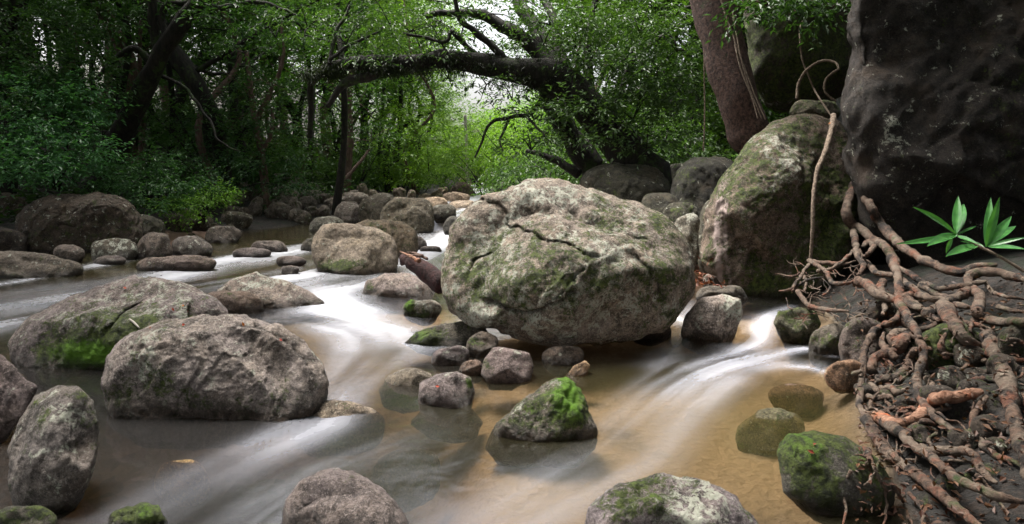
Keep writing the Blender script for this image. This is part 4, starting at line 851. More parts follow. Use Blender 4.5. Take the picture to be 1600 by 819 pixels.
# the great tree whose limb arches over the stream
T = 11.5
arch_l = [
    tline(11.2, 12.6, [(1022, 300), (995, 255), (955, 212), (912, 165), (878, 130), (850, 115)], 42, 26),
]
arch_l[0] = [(1022, 300, 11.0, 40), (995, 255, 11.1, 33), (955, 208, 11.3, 28), (912, 163, 11.4, 25), (880, 132, 11.5, 25), (850, 116, 11.5, 24), (800, 110, 11.4, 20), (745, 98, 11.3, 16), (690, 93, 11.2, 14), (640, 99, 11.2, 13),
             (590, 99, 11.2, 12), (540, 99, 11.3, 9), (505, 112, 11.5, 7), (485, 133, 11.7, 5.5), (486, 165, 11.8, 4.5), (484, 215, 12.0, 4)]
second = [(935, 275, 11.9, 20), (905, 232, 12, 18), (880, 195, 12, 16), (862, 160, 11.9, 15), (852, 130, 11.7, 14)]
limbs = [
    tline(11.2, 11.3, [(605, 106), (575, 118), (545, 126), (528, 142), (513, 168)], 11, 4),
    tline(11.5, 11.8, [(862, 112), (840, 85), (815, 58), (785, 40), (755, 25), (720, 20), (665, 24)], 14, 5),
    tline(11.6, 12.5, [(875, 112), (855, 75), (832, 38), (812, 5), (800, -30)], 13, 9),
    tline(11.7, 12.5, [(885, 110), (872, 70), (865, 30), (850, 0), (840, -30)], 9, 6),
    tline(11.3, 11.0, [(795, 100), (768, 72), (740, 48), (716, 25), (708, -20)], 7, 3),
    tline(11.3, 11.0, [(760, 97), (745, 85), (718, 60), (705, 52), (698, 66), (668, 60), (630, 52)], 5, 2),
    tline(11.5, 11.9, [(905, 272), (878, 255), (850, 243), (824, 235)], 8, 3),
    tline(11.5, 11.6, [(955, 205), (968, 150), (985, 100), (1030, 60), (1080, 20)], 6, 2.5),
    tline(11.4, 11.0, [(850, 150), (825, 178), (795, 184), (770, 192), (752, 222), (744, 245)], 4, 1.5),
    tline(11.2, 10.8, [(795, 186), (788, 205), (780, 222), (785, 235)], 2.5, 1),
    tline(11.2, 10.8, [(820, 180), (842, 200), (850, 212)], 2.5, 1),
    tline(11.1, 11.4, [(515, 100), (522, 60), (535, 30), (545, 8)], 3.5, 2),
    tline(11.1, 11.4, [(517, 92), (545, 72), (580, 55), (600, 40)], 3, 1.2),
    tline(12.2, 12.4, [(1090, 8), (1060, 18), (1035, 38), (1010, 60), (975, 95)], 4, 1.5),
]
arch = traced_tree('leaning_tree', 'great leaning rainforest tree whose mossy limb arches left over the stream', [arch_l[0], second], limbs, [
    (690, 22, 11.4, 60, 18, 44), (610, 30, 11.6, 50, 18, 40), (770, 12, 11.4, 50, 16, 40), (740, 60, 12, 40, 12, 22), (560, 30, 11.8, 50, 22, 40), (655, 66, 11.8, 36, 10, 20), (590, 70, 11.9, 30, 10, 18), (640, 40, 11.5, 60, 16, 40), (540, 60, 11.6, 40, 16, 30), (720, 50, 11.6, 44, 14, 30),
    (860, 20, 11.0, 50, 30, 80), (930, 30, 11, 60, 34, 110), (1000, 30, 10.8, 60, 36, 120), (1060, 60, 10.6, 45, 36, 90), (960, 90, 10.9, 60, 36, 120), (1020, 110, 10.6, 55, 36, 110), (920, 90, 11.1, 38, 28, 50),
    (1000, 140, 10.8, 50, 26, 60), (930, 165, 10.6, 40, 20, 55), (885, 165, 10.8, 30, 14, 34), (960, 200, 10.5, 36, 14, 36), (905, 215, 10.8, 34, 14, 34), (1010, 225, 10.4, 30, 10, 24), (900, 60, 11, 40, 22, 50), (850, 60, 11.2, 34, 16, 30), (1060, 150, 10.8, 40, 30, 80), (990, 170, 10.9, 45, 28, 80), (835, 178, 11.2, 34, 16, 36), (860, 215, 11.6, 26, 12, 24), (830, 225, 11.1, 35, 16, 36),
    (1040, 205, 11.4, 45, 28, 80), (975, 225, 11.8, 30, 18, 30), (1075, 232, 12.6, 34, 18, 50), (800, 150, 11.3, 26, 10, 20), (700, 82, 11.2, 30, 8, 20), (640, 86, 11.1, 30, 7, 18), (580, 92, 11.1, 30, 6, 16), (700, 118, 11.3, 24, 7, 14), (760, 128, 11.3, 24, 7, 14), (900, 240, 12.6, 36, 18, 40), (850, 258, 13, 40, 14, 40),
    (480, 30, 11.9, 50, 24, 50), (820, 70, 11.9, 24, 14, 20), (660, -10, 11.5, 90, 14, 40), (790, -20, 11.3, 100, 14, 50)], BARK_DARK, (1.1, 1.15, .9), .10, seed=31)
# epiphyte tufts hang from the arch
ep = Leaves(77); r = np.random.RandomState(5)
for (a, b, t, rr) in arch_l[0][5:13]:
    for _ in range(22):
        u = r.uniform(-28, 28); c = P(a + u, b - u * 0.02 + r.uniform(-rr, rr), t - rr / F_PX * t * r.uniform(-.3, 1)); ep.clump(c, (.10, .10, .07), 12, .075, 5, tw=.12, droop=.9, flat=.9)
o = ep.build('epiphytes', LEAF, arch, tuple(arch.location), (0.45, 0.38, .3), .2)
# dark leaning tree on the left bank
traced_tree('leaning_tree', 'dark mossy tree leaning right from the left bank, forked near the top', [
    [(150, 300, 15.2, 26), (165, 262, 15.2, 23), (182, 225, 15, 20), (205, 180, 14.8, 16), (228, 130, 14.5, 14), (255, 78, 14.2, 13), (290, 28, 14, 12), (330, -22, 13.8, 11)]],
    [tline(14.5, 14, [(240, 105), (215, 78), (190, 84), (165, 108), (150, 125)], 6, 2.5), tline(14.3, 14, [(248, 84), (241, 50), (238, 20), (240, -20)], 8, 6), tline(14, 13.5, [(320, 8), (352, 12), (392, 3), (430, 9), (468, 26)], 5, 2),
     tline(14.6, 14, [(250, 118), (290, 138), (318, 175), (335, 205), (345, 222), (372, 236)], 3, 1.2), tline(14.2, 14, [(262, 65), (252, 30), (262, 8), (290, 4), (310, -10)], 6, 4),
     tline(15, 14.4, [(185, 215), (160, 208), (125, 220), (95, 216)], 5, 1.5), tline(15, 14.6, [(175, 240), (200, 232), (215, 205)], 4, 1.5)],
    [(60, 40, 13.6, 80, 40, 140), (150, 20, 13.8, 70, 36, 120), (20, 110, 13, 80, 36, 150), (110, 110, 13.4, 70, 34, 120), (350, 20, 13.8, 60, 26, 70), (430, 40, 14.2, 60, 30, 70), (260, -5, 13.6, 70, 20, 60), (40, 170, 12.8, 80, 30, 150),
     (-60, 80, 13, 70, 60, 120), (380, 70, 15, 40, 20, 40), (180, 150, 14.5, 34, 20, 30)],
    BARK_DARK, (0.8, 1.0, 0.85), .12, seed=41)
# slender trunks of the left and middle distance
SL = [
    ('slender dark forked tree standing on the far rock pile, left of centre', [(416, 335, 18, 8), (413, 285, 18, 6.5), (408, 235, 18, 5.5), (398, 190, 18, 5), (392, 140, 18, 4), (385, 80, 18, 3)], [tline(18, 18, [(409, 240), (425, 205), (424, 170)], 4, 2), tline(18, 18, [(398, 192), (420, 150), (442, 90), (440, 30)], 4, 2)], BARK_RED,
     [(400, 150, 17.8, 50, 22, 60), (440, 190, 17.6, 46, 20, 50), (360, 190, 17.8, 42, 20, 50), (420, 120, 18, 50, 20, 50), (385, 245, 17.5, 30, 14, 24)], (1.0, 1.2, 1.25)),
    ('dark straight trunk behind the forked one at left', [(384, 270, 20, 8), (376, 225, 20, 8), (366, 170, 20, 7), (362, 100, 20, 6), (360, 20, 20, 5)], [], BARK_DARK, [(350, 120, 20, 50, 30, 60), (330, 60, 20, 50, 30, 60)], (.6, .75, .65)),
    ('brown trunk with a slanting companion stem at the far bank, under the arch end', [(540, 318, 21, 7.5), (543, 270, 21, 6.5), (547, 210, 21, 5.5), (545, 160, 21, 5), (552, 100, 21, 3.5)], [tline(19.5, 21, [(515, 322), (535, 285), (560, 255), (577, 235)], 3.5, 2), tline(21, 21, [(545, 170), (530, 150), (520, 130)], 3, 1.5)], BARK_RED,
     [(540, 190, 21, 46, 22, 50), (580, 210, 21, 44, 18, 40), (500, 235, 20.5, 36, 20, 40), (470, 265, 20, 34, 18, 40), (560, 150, 21.5, 44, 18, 40)], (1.0, 1.15, 1.0)),
    ('thin dark trunk dropping from the end of the arching limb', [(480, 305, 22, 6), (484, 250, 22, 5), (487, 190, 22, 4.5), (488, 120, 22, 4)], [], BARK_DARK, [(470, 210, 22, 40, 20, 40), (500, 160, 22, 40, 20, 30)], (1.0, 1.15, 1.0)),
    ('slim tree with layered yellow green leaves tinted to glow beside the bright gap', [(606, 300, 25, 5), (603, 250, 25, 4.5), (612, 215, 25, 3.5), (640, 190, 25, 2)], [tline(25, 24.5, [(604, 262), (630, 248), (665, 242)], 2, 1), tline(25, 24.5, [(604, 236), (590, 215), (580, 200)], 2, 1)], BARK_DARK,
     [(650, 190, 24.5, 40, 13, 70), (625, 215, 24.5, 40, 12, 60), (665, 215, 24.5, 34, 12, 60), (655, 240, 24, 40, 10, 60), (620, 250, 24.5, 34, 10, 50), (670, 262, 24, 32, 9, 50), (640, 278, 24, 36, 9, 50), (605, 190, 25, 30, 12, 40), (640, 172, 25, 26, 10, 40)], (3.6, 3.4, 1.2)),  # backlit glow put into the leaf tint
    ('thin double stem tree left of the bright leafy one', [(585, 300, 27, 4.5), (592, 250, 27, 4), (596, 200, 27, 3), (600, 130, 27, 2.5)], [tline(27, 27, [(588, 280), (572, 250), (565, 200), (572, 140)], 3, 2)], BARK_DARK, [(580, 240, 27, 34, 14, 40), (575, 160, 27, 40, 18, 40), (555, 270, 26, 26, 12, 30)], (1.3, 1.35, .9)),
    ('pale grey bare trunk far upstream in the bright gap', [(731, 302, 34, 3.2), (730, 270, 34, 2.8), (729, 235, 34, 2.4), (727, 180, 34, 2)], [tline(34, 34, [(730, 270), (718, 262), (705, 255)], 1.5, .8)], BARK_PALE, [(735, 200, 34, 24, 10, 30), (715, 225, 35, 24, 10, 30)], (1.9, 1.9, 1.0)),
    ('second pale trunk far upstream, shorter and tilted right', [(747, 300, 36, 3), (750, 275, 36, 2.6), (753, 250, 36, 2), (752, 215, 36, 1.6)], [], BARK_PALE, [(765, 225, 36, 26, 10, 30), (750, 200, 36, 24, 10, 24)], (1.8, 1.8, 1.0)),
    ('dark slim tree with leafy drooping twigs on the right slope', [(1098, 240, 14, 3.5), (1095, 190, 14, 3), (1085, 130, 14, 2.6), (1078, 70, 14, 2)], [tline(14, 13.6, [(1092, 118), (1070, 128), (1052, 150), (1040, 180)], 2, 1), tline(14, 14, [(1096, 80), (1060, 78), (1030, 84)], 2, 1)], BARK_DARK, [(1070, 100, 13.8, 34, 20, 50), (1080, 180, 13.8, 30, 18, 50), (1050, 205, 13.6, 30, 14, 40)], (1.1, 1.2, .8)),
]
for i, (lab, tr, lb, bk, cl, colr) in enumerate(SL):
    traced_tree('slender_tree', lab, [tr], lb, cl, bk, colr, .14 if i < 8 else .1, seed=60 + i, leafm=LEAF)
# thick rough trunk on the right
tr = [(1180, 236, 8.9, 22), (1168, 205, 8.9, 33), (1154, 165, 8.9, 35), (1141, 115, 8.9, 34), (1128, 60, 8.9, 34), (1114, 5, 8.9, 34), (1102, -60, 8.9, 33)]
big = traced_tree('rough_barked_tree', 'thick purplish brown rough trunk rising behind the tall mossy boulder', [tr], [tline(8.7, 8.2, [(1150, 10), (1200, -4), (1250, 4), (1300, -6)], 5, 3)], [(1200, 2, 7.6, 40, 12, 40), (1260, -6, 7.5, 46, 14, 50), (1180, 20, 7.8, 24, 10, 16), (1300, 6, 7.4, 26, 10, 20), (1245, 22, 7.6, 26, 8, 16)], BARK_PINK, (.7, .85, .6), .10, seed=81)
vt = Tubes()
for pl in ([(1125, -5), (1134, 25), (1147, 60), (1155, 100), (1170, 140), (1185, 172)], [(1145, 20), (1152, 60), (1160, 100), (1172, 140), (1190, 185)], [(1150, 70), (1165, 110), (1180, 150), (1196, 187)], [(1148, 70), (1160, 115), (1174, 150), (1184, 185)]):
    px_tube(vt, tline(8.3, 8.2, pl, 1.3, .8), 5)
vt.build('aerial_roots', TWIG, big, tuple(big.location))

# leafy bushes over the left bank
def bush(label, clumps, color, leaf, t0, seed, stemxy, flat=.5, leafm=None, name='leafy_bush'):
    base = P(*stemxy, t0); root = thing(name, base, label, 'bush'); lf = Leaves(seed); tb = Tubes()
    for (cx, cy, t, rx, ry, n) in clumps:
        m = t / F_PX; c = P(cx, cy, t); lf.clump(c, (rx * m, rx * m * .9, ry * m), n, leaf, 10, flat=flat, droop=.3, shell=.45)
        tb.add([base, (base + c) / 2 + np.array([0, 0, .2]), c], [.03, .02, .008], 5, .2, wob=.05, seed=seed)
    tb.build('stem', BARK_DARK, root, base); lf.build('foliage', leafm or LEAF_NEAR, root, base, color)
bush('big bush with glossy leaves, sky-blue sheen in their colour, hanging over the left bank boulders', [(20, 150, 12.4, 60, 22, 80), (80, 140, 12.6, 60, 18, 80), (120, 170, 12.6, 46, 18, 60), (30, 200, 12, 60, 22, 90), (90, 210, 12, 50, 20, 80), (130, 235, 12, 40, 16, 60), (50, 250, 11.6, 55, 18, 90), (0, 235, 11.6, 40, 18, 60),
    (100, 270, 11.6, 40, 10, 40), (20, 275, 11.5, 34, 10, 34)], (1.2, 1.8, 1.9), .105, 13.5, 91, (90, 300))  # bluish sky reflection put into the leaf tint
bush('low spreading bush in the middle of the left bank, leaves sprawling over the rocks', [(200, 262, 13, 50, 16, 80), (250, 255, 13.4, 50, 16, 80), (230, 290, 12.6, 56, 14, 90), (180, 285, 12.6, 34, 12, 50), (290, 285, 13, 40, 14, 60), (160, 262, 13.2, 34, 12, 40), (250, 315, 12.6, 40, 8, 50)], (1.0, 1.4, 1.15), .09, 13.5, 92, (240, 325))
bush('fresh light green bush tips above the patch of bare sand', [(285, 318, 12.8, 34, 9, 60), (325, 310, 13, 26, 9, 40), (345, 300, 13.2, 20, 8, 30), (300, 335, 12.6, 26, 8, 24)], (3.2, 3.3, 1.3), .08, 13.3, 93, (318, 350))
bush('grey green feathery bush in the shade left of the forked tree', [(330, 240, 17, 36, 18, 50), (320, 200, 17.5, 40, 20, 50), (360, 265, 16.5, 30, 14, 50), (340, 290, 16, 30, 10, 40), (450, 290, 17, 30, 14, 50), (440, 250, 17.5, 36, 16, 50)], (0.75, 1.05, 1.0), .10, 17, 94, (350, 310))
bush('small bush with light leaves on the far bank behind the oval boulder', [(480, 290, 19, 24, 9, 40), (450, 305, 18.5, 22, 8, 30), (500, 305, 19, 22, 8, 34)], (1.2, 1.3, .8), .09, 19, 95, (478, 318))
bush('green bushes at the foot of the slope right of the bright gap', [(860, 268, 15, 34, 12, 60), (820, 262, 16, 34, 12, 60), (795, 275, 18, 30, 10, 50), (1040, 235, 13.5, 30, 12, 50), (1075, 225, 13.5, 26, 10, 40), (960, 240, 14, 30, 12, 30)], (1.0, 1.2, .7), .09, 15, 96, (860, 290))

# ------------------------------------------------------------------ the root tangle
ROOTS = [ # radius px, reddish?, points
 (7, 1, [(1340, 262), (1337, 284), (1328, 307), (1321, 334), (1333, 353), (1349, 363), (1364, 375), (1384, 386), (1396, 407), (1403, 433), (1405, 463), (1407, 485)]),
 (6.5, 0, [(1341, 262), (1346, 293), (1358, 319), (1375, 345), (1396, 372), (1419, 392), (1446, 408), (1475, 420), (1501, 425), (1528, 417), (1557, 413)]),
 (4.5, 0, [(1403, 419), (1425, 430), (1443, 442), (1469, 451), (1498, 448), (1528, 442), (1540, 440)]),
 (5, 1, [(1337, 381), (1346, 404), (1358, 413), (1372, 427), (1396, 430), (1413, 425)]),
 (4.5, 1, [(1333, 360), (1337, 381), (1340, 400), (1349, 416), (1340, 430)]),
 (4, 1, [(1350, 385), (1356, 378), (1364, 384), (1358, 396), (1348, 400)]),
 (7, 0, [(1340, 440), (1355, 446), (1372, 460), (1396, 467), (1420, 476), (1440, 484)]),
 (7, 0, [(1512, 450), (1514, 436), (1530, 427), (1557, 426), (1586, 433), (1615, 442)]),
 (5.5, 0, [(1419, 463), (1431, 460), (1454, 466), (1484, 471), (1505, 466)]),
 (8, 0, [(1448, 492), (1463, 482), (1484, 473), (1501, 462), (1519, 455), (1530, 460), (1530, 478), (1527, 488), (1539, 498), (1566, 504), (1600, 502), (1640, 498)]),
 (3.2, 0, [(1540, 440), (1548, 454), (1572, 464), (1604, 469)]),
 (7, 0, [(1413, 463), (1425, 472), (1443, 486), (1469, 502)]),
 (5, 0, [(1346, 566), (1352, 545), (1361, 524), (1375, 510), (1396, 501), (1410, 483), (1416, 469)]),
 (5, 1, [(1392, 508), (1407, 504), (1425, 510), (1440, 521)]),
 (4.5, 1, [(1402, 521), (1425, 516), (1449, 513), (1469, 502), (1490, 494), (1510, 504), (1528, 508), (1552, 517)]),
 (7.5, 1, [(1361, 580), (1366, 561), (1384, 551), (1402, 547), (1411, 532), (1422, 523), (1436, 528)]),
 (7, 1, [(1405, 542), (1396, 527), (1404, 519), (1420, 518)]),
 (6.5, 0, [(1369, 592), (1390, 592), (1407, 586), (1419, 571), (1425, 557), (1440, 544), (1453, 546)]),
 (6, 0, [(1443, 556), (1443, 580), (1451, 595), (1461, 608)]),
 (5, 0, [(1350, 560), (1346, 589), (1345, 612), (1343, 636), (1349, 649)]),
 (9, 2, [(1375, 653), (1396, 662), (1419, 661), (1440, 650), (1451, 633), (1469, 621), (1492, 621), (1513, 615), (1534, 612)]),
 (6, 0, [(1469, 607), (1498, 604), (1519, 595), (1542, 594), (1565, 598)]),
 (11, 0, [(1543, 526), (1557, 557), (1569, 583), (1577, 612), (1580, 642), (1589, 671), (1598, 700), (1612, 760), (1625, 830)]),
 (5.5, 0, [(1350, 644), (1358, 659), (1370, 676), (1385, 697), (1398, 712), (1410, 724)]),
 (7, 1, [(1378, 658), (1405, 674), (1430, 699), (1460, 709), (1490, 704), (1520, 709), (1535, 734), (1556, 756)]),
 (4.5, 0, [(1352, 647), (1378, 647), (1396, 639), (1424, 639)]),
 (4, 0, [(1513, 702), (1513, 686), (1516, 668), (1531, 662), (1568, 661)]),
 (4, 0, [(1431, 627), (1437, 629), (1445, 631)]),
 (4, 0, [(1454, 645), (1470, 641), (1488, 638)]),
 (3.2, 0, [(1525, 741), (1545, 764), (1572, 796)]),
 (3.2, 0, [(1265, 408), (1290, 424), (1300, 441), (1318, 443), (1338, 439)]),
 (2.6, 0, [(1266, 412), (1253, 428), (1244, 442), (1236, 452), (1218, 455)]),
 (3.8, 0, [(1246, 455), (1256, 468), (1270, 480), (1298, 485), (1326, 487)]),
 (3, 0, [(1325, 500), (1342, 494), (1352, 482), (1356, 468)]),
 (2.4, 0, [(1238, 455), (1250, 444), (1268, 436), (1288, 434)]),
 (3, 0, [(1262, 408), (1290, 410), (1318, 412), (1338, 408)]),
 (3, 1, [(1276, 424), (1300, 420), (1322, 404), (1335, 388)]),
 (2, 0, [(1285, 462), (1296, 452), (1302, 440)]),
 (2.2, 1, [(1257, 432), (1260, 445), (1256, 456)]),
 (4.5, 1, [(1360, 600), (1372, 610), (1388, 606), (1402, 612), (1420, 604)]),
 (4, 0, [(1352, 618), (1368, 624), (1384, 618), (1398, 628)]),
 (5, 0, [(1378, 560), (1392, 572), (1399, 585)]),
 (4, 0, [(1400, 596), (1418, 590), (1424, 580)]),
 (5, 0, [(1420, 672), (1436, 662), (1450, 658), (1460, 664)]),
 (3.5, 1, [(1360, 640), (1362, 625), (1372, 612)]),
 (3, 1, [(1395, 760), (1415, 790), (1425, 830)]), (3, 1, [(1420, 770), (1440, 800), (1445, 840)]), (2.5, 1, [(1465, 722), (1500, 722), (1560, 728)]),
 (9, 1, [(1470, 470), (1500, 520), (1548, 560), (1575, 600), (1625, 650)]), (8, 0, [(1352, 655), (1380, 700), (1430, 740), (1490, 790), (1540, 830)]), (7, 1, [(1440, 700), (1490, 745), (1560, 775), (1620, 790)]), (6, 0, [(1540, 620), (1520, 660), (1540, 700), (1600, 730)]), (6.5, 1, [(1404, 470), (1440, 540), (1432, 600), (1460, 650), (1510, 690)]),
 (2.5, 0, [(1330, 735), (1318, 760), (1322, 800), (1315, 825)]), (3, 1, [(1350, 700), (1370, 735), (1385, 780), (1380, 820)]),
 (3, 0, [(1560, 700), (1575, 690), (1584, 678)]), (3, 1, [(1575, 530), (1590, 532), (1612, 540)]), (2.5, 0, [(1520, 500), (1516, 516), (1522, 524)]),
 (5, 0, [(1440, 446), (1470, 462), (1500, 478), (1520, 482)]), (5, 0, [(1410, 440), (1430, 452), (1445, 470)]), (4, 0, [(1560, 480), (1580, 486), (1610, 488)]), (6, 0, [(1380, 440), (1376, 455), (1384, 472), (1380, 492)]),
 (5, 0, [(1480, 560), (1470, 540), (1478, 520)]), (4, 0, [(1560, 560), (1590, 562), (1620, 566)]), (5, 1, [(1400, 560), (1388, 550), (1378, 535), (1382, 520)]),
]
A_, B_, C_ = 0.45, 0.08, 0.45 * 2.2 + 0.08 * 4
dg0 = bpy.context.evaluated_depsgraph_get(); dg0.update()
def bank_t(px, py):
    r = ray(px, py); tb_ = (CAM_H + C_) / (A_ * r[0] + B_ * r[1] - r[2])
    ok, loc, nr, idx, ob, _ = S.ray_cast(dg0, Vector(CAM), Vector(r / np.linalg.norm(r)))
    if ok: th = float((np.array(loc) - CAM) @ FW); return min(max(th, tb_ - .8), tb_ + .12)
    return tb_
base = np.array([3.3, 4.6, 0.3]); roots = thing('fig_tree_roots', base, 'tangle of reddish brown and grey tree roots spilling down the right bank', 'tree roots')
RR = np.random.RandomState(8)
for i, (rp, red, pl) in enumerate(ROOTS):
    tb = Tubes(); off = RR.uniform(0.0, 0.10) + rp * 0.004; pts = []; rad = []
    for j, (a, b) in enumerate(pl):
        t = bank_t(a, b) - off + (0.05 * RR.randn() if 0 < j < len(pl) - 1 else 0)
        if a < 1345 and b < 500: t = min(t, 7.6) - (0.15 if a < 1330 else 0)
        pts.append(P(a, b, t)); rad.append(rp * (1.12 - 0.25 * j / len(pl)) * (.5 if j == len(pl) - 1 else 1) * RR.uniform(.85, 1.15) / F_PX * t)
    tb.add(pts, rad * np.array(1.0) if False else [q * (1.0 if rp > 6 else .95) for q in rad], 12, max(rad) * 0.5, rough=.26, wob=.008, seed=i)
    o = tb.build('root', ROOTR if red == 2 else ROOTM, roots, base)
    if red == 2: o['label'] = 'thick root with bright orange red worn bark'
for i in range(22):
    a, b = (RR.uniform(1400, 1600), RR.uniform(445, 700)) if i < 14 else (RR.uniform(1340, 1440), RR.uniform(540, 720)); pts = []; ang = RR.choice([0.3, 1.2, 2.2, 2.9]) + RR.uniform(-.4, .4); n = RR.randint(5, 10); rp = RR.uniform(1.5, 3.6); rad = []
    for j in range(n):
        if b < 425: break
        t = bank_t(a, b) - RR.uniform(0.0, .12); pts.append(P(a, b, t)); rad.append(rp * (1.1 - .6 * j / n) / F_PX * t); a += math.cos(ang) * 14; b += math.sin(ang) * 12; ang += RR.uniform(-.8, .8)
        if a < 1338: ang = RR.uniform(-.5, .5)
    if len(pts) < 3: continue
    tb = Tubes(); tb.add(pts, rad, 8, max(rad) * .9, rough=.35, wob=.02, seed=i + 100); tb.build('root', ROOTM, roots, base)
fr = Tubes()
for i in range(130):
    if i < 70: a, b = RR.uniform(1238, 1345), RR.uniform(405, 500)
    elif i < 110: a, b = RR.uniform(1345, 1460), RR.uniform(560, 730)
    else: a, b = RR.uniform(1420, 1590), RR.uniform(430, 760)
    pts = []; ang = RR.uniform(0, 6.28)
    for j in range(4):
        t = min(bank_t(a, b), 7.4) - .05 - RR.uniform(0, .08); pts.append(P(a, b, t)); a += math.cos(ang) * 9; b += math.sin(ang) * 7; ang += RR.uniform(-.9, .9)
    fr.add(pts, [RR.uniform(.003, .008), .003], 4, .03)
o = fr.build('rootlets', ROOTM, roots, base); o['kind'] = 'stuff'

# liana and thin vines
def vine(label, pl, r0, r1, name='vine', mat=None):
    tb = Tubes(); px_tube(tb, [(a, b, t, r0 + (r1 - r0) * i / (len(pl) - 1)) for i, (a, b, t) in enumerate(pl)], 8, rough=.2, seed=3)
    b0 = P(*pl[0]); o = tb.build(name, mat or TWIG, None, tuple(b0)); return tag(o, label, 'vine')
vine('woody vine hanging down the face of the tall mossy boulder', [(1302, 180, 6.9), (1300, 200, 6.75), (1290, 235, 6.62), (1277, 268, 6.55), (1271, 310, 6.5), (1270, 350, 6.5), (1268, 385, 6.55), (1265, 415, 6.6)], 4.5, 2.4)
vine('thin hanging vine crossing the dark gap above the tall mossy boulder', [(1256, 30, 8), (1250, 48, 8), (1253, 90, 8), (1262, 115, 8), (1275, 145, 8), (1298, 180, 7.6)], 1.6, 1.2)
vine('curled pale brown vine looping over the flat slab', [(1245, 155, 8), (1248, 130, 8), (1262, 108, 7.9), (1285, 95, 7.8), (1305, 98, 7.7), (1311, 108, 7.6)], 2.4, 1.6)
vine('short hooked vine beside the curled one', [(1310, 108, 7.6), (1292, 122, 7.6), (1288, 140, 7.6), (1297, 152, 7.6), (1306, 158, 7.6)], 2, 1.6)
vine('straight thin vine hanging left of the thick rough trunk', [(1099, 0, 10), (1100, 90, 10), (1101, 180, 10), (1099, 236, 10)], 1.3, 1.3)

# rotten log jammed against the huge boulder
lg = Tubes(); b0 = P(690, 438, 6.35); log = thing('rotten_log', b0, 'dark reddish rotten log with a splintered end, jammed against the huge boulder', 'log')
px_tube(lg, [(694, 442, 6.3, 16), (675, 430, 6.4, 16), (655, 418, 6.5, 14), (638, 408, 6.6, 12), (628, 402, 6.65, 8)], 14, rough=.5, seed=2); lg.build('trunk', bark_mat('rotten_wood', (0.008, 0.003, 0.003), (0.05, 0.015, 0.014), 0.1, (30, 30, 30)), log, b0)
for k, pl in enumerate(([(655, 408), (640, 400), (625, 393)], [(660, 400), (645, 399), (628, 405)], [(668, 405), (650, 396), (636, 394)])):
    tb = Tubes(); px_tube(tb, tline(6.25, 6.5, pl, 4 if k == 0 else 3, .8), 6, rough=.4, seed=k); tb.build('splinter', ROOTR if k == 0 else BARK_RED, log, b0)

# ------------------------------------------------------------------ green sapling in front of the rock face
def leaf_blade(base, tip, width, sag, nrm, name, parent, origin, fold=0.25):
    base = np.array(base); tip = np.array(tip); ax = tip - base; L = np.linalg.norm(ax); ax /= L
    nrm = np.array(nrm, float); nrm -= ax * (nrm @ ax); nrm /= np.linalg.norm(nrm); sd = np.cross(ax, nrm)
    width = width * .62; n = 12; V = []; F = []
    for i in range(n + 1):
        u = i / n; w = width * L * (math.sin(math.pi * min(u ** 0.85 * 1.0, 1)) ** 0.85) * (0.5 if u < .999 else 0) * (1 if u > .04 else .3)
        w = max(w, 0.012 * L if u < .1 else 0.0005)
        c = base + ax * L * u - nrm * sag * L * (u ** 2) + nrm * sag * L * u * .9
        for k in (-1, -.5, 0, .5, 1): V.append(c + sd * w * k + nrm * (abs(k) * w * fold - (0.012 * L if k == 0 else 0)))
    for i in range(n):
        for k in range(4): a = i * 5 + k; F.append((a, a + 1, a + 6, a + 5))
    V = np.array(V); r = np.random.RandomState(int(abs(tip[0] * 1000)) % 9999)
    me = mesh_np(name, V - origin, np.array(F), SAP, attrs={'rnd': ('POINT', np.clip(0.5 + 0.3 * fbm(V * 40, 2, 3) + 0.25 * (np.arange(len(V)) % 5 == 2), 0, 1))})
    return link(name, me, (0, 0, 0), parent)
SAP = leaf_mat('sapling_leaf', (0.015, 0.07, 0.022), (0.09, 0.26, 0.07), 0.3, 0.2)
bs = P(1660, 460, 3.9); sap = thing('sapling', bs, 'young plant with long glossy green leaves in front of the dark rock face', 'plant')
tb = Tubes(); px_tube(tb, [(1660, 460, 3.9, 3), (1600, 424, 4.0, 2.6), (1560, 400, 4.05, 2.4), (1528, 384, 4.1, 2), (1495, 367, 4.15, 1.8)], 8, rough=.1); tb.build('stem', TWIG, sap, bs)
for (bx, by, tx, ty, wd, dt, sg) in [(1495, 367, 1428, 323, .22, -.15, .1), (1495, 367, 1400, 382, .16, -.1, -.12), (1495, 366, 1449, 384, .26, -.25, .1), (1494, 366, 1497, 306, .30, .1, .05), (1494, 366, 1506, 318, .3, .2, .1), (1496, 367, 1526, 353, .16, .1, .1),
        (1493, 368, 1528, 381, .22, -.2, .1), (1528, 383, 1478, 400, .24, -.25, .08), (1488, 372, 1478, 396, .4, .05, .1), (1520, 380, 1500, 377, .3, 0, .1),
        (1541, 386, 1548, 308, .22, .1, .05), (1541, 386, 1562, 308, .24, -.1, .05), (1541, 386, 1581, 337, .28, .1, .1), (1543, 385, 1607, 370, .2, -.15, .12), (1543, 386, 1603, 389, .2, -.3, .1), (1538, 386, 1517, 376, .24, .1, .1), (1542, 384, 1588, 352, .2, .25, .1)]:
    t = 4.12; nr = -ray(bx, by) / 1.0 + np.array([0, 0, .9 if abs(ty - by) < 45 else .1]); leaf_blade(P(bx, by, t), P(tx, ty, t + dt), wd, sg, nr, 'leaf', sap, bs)

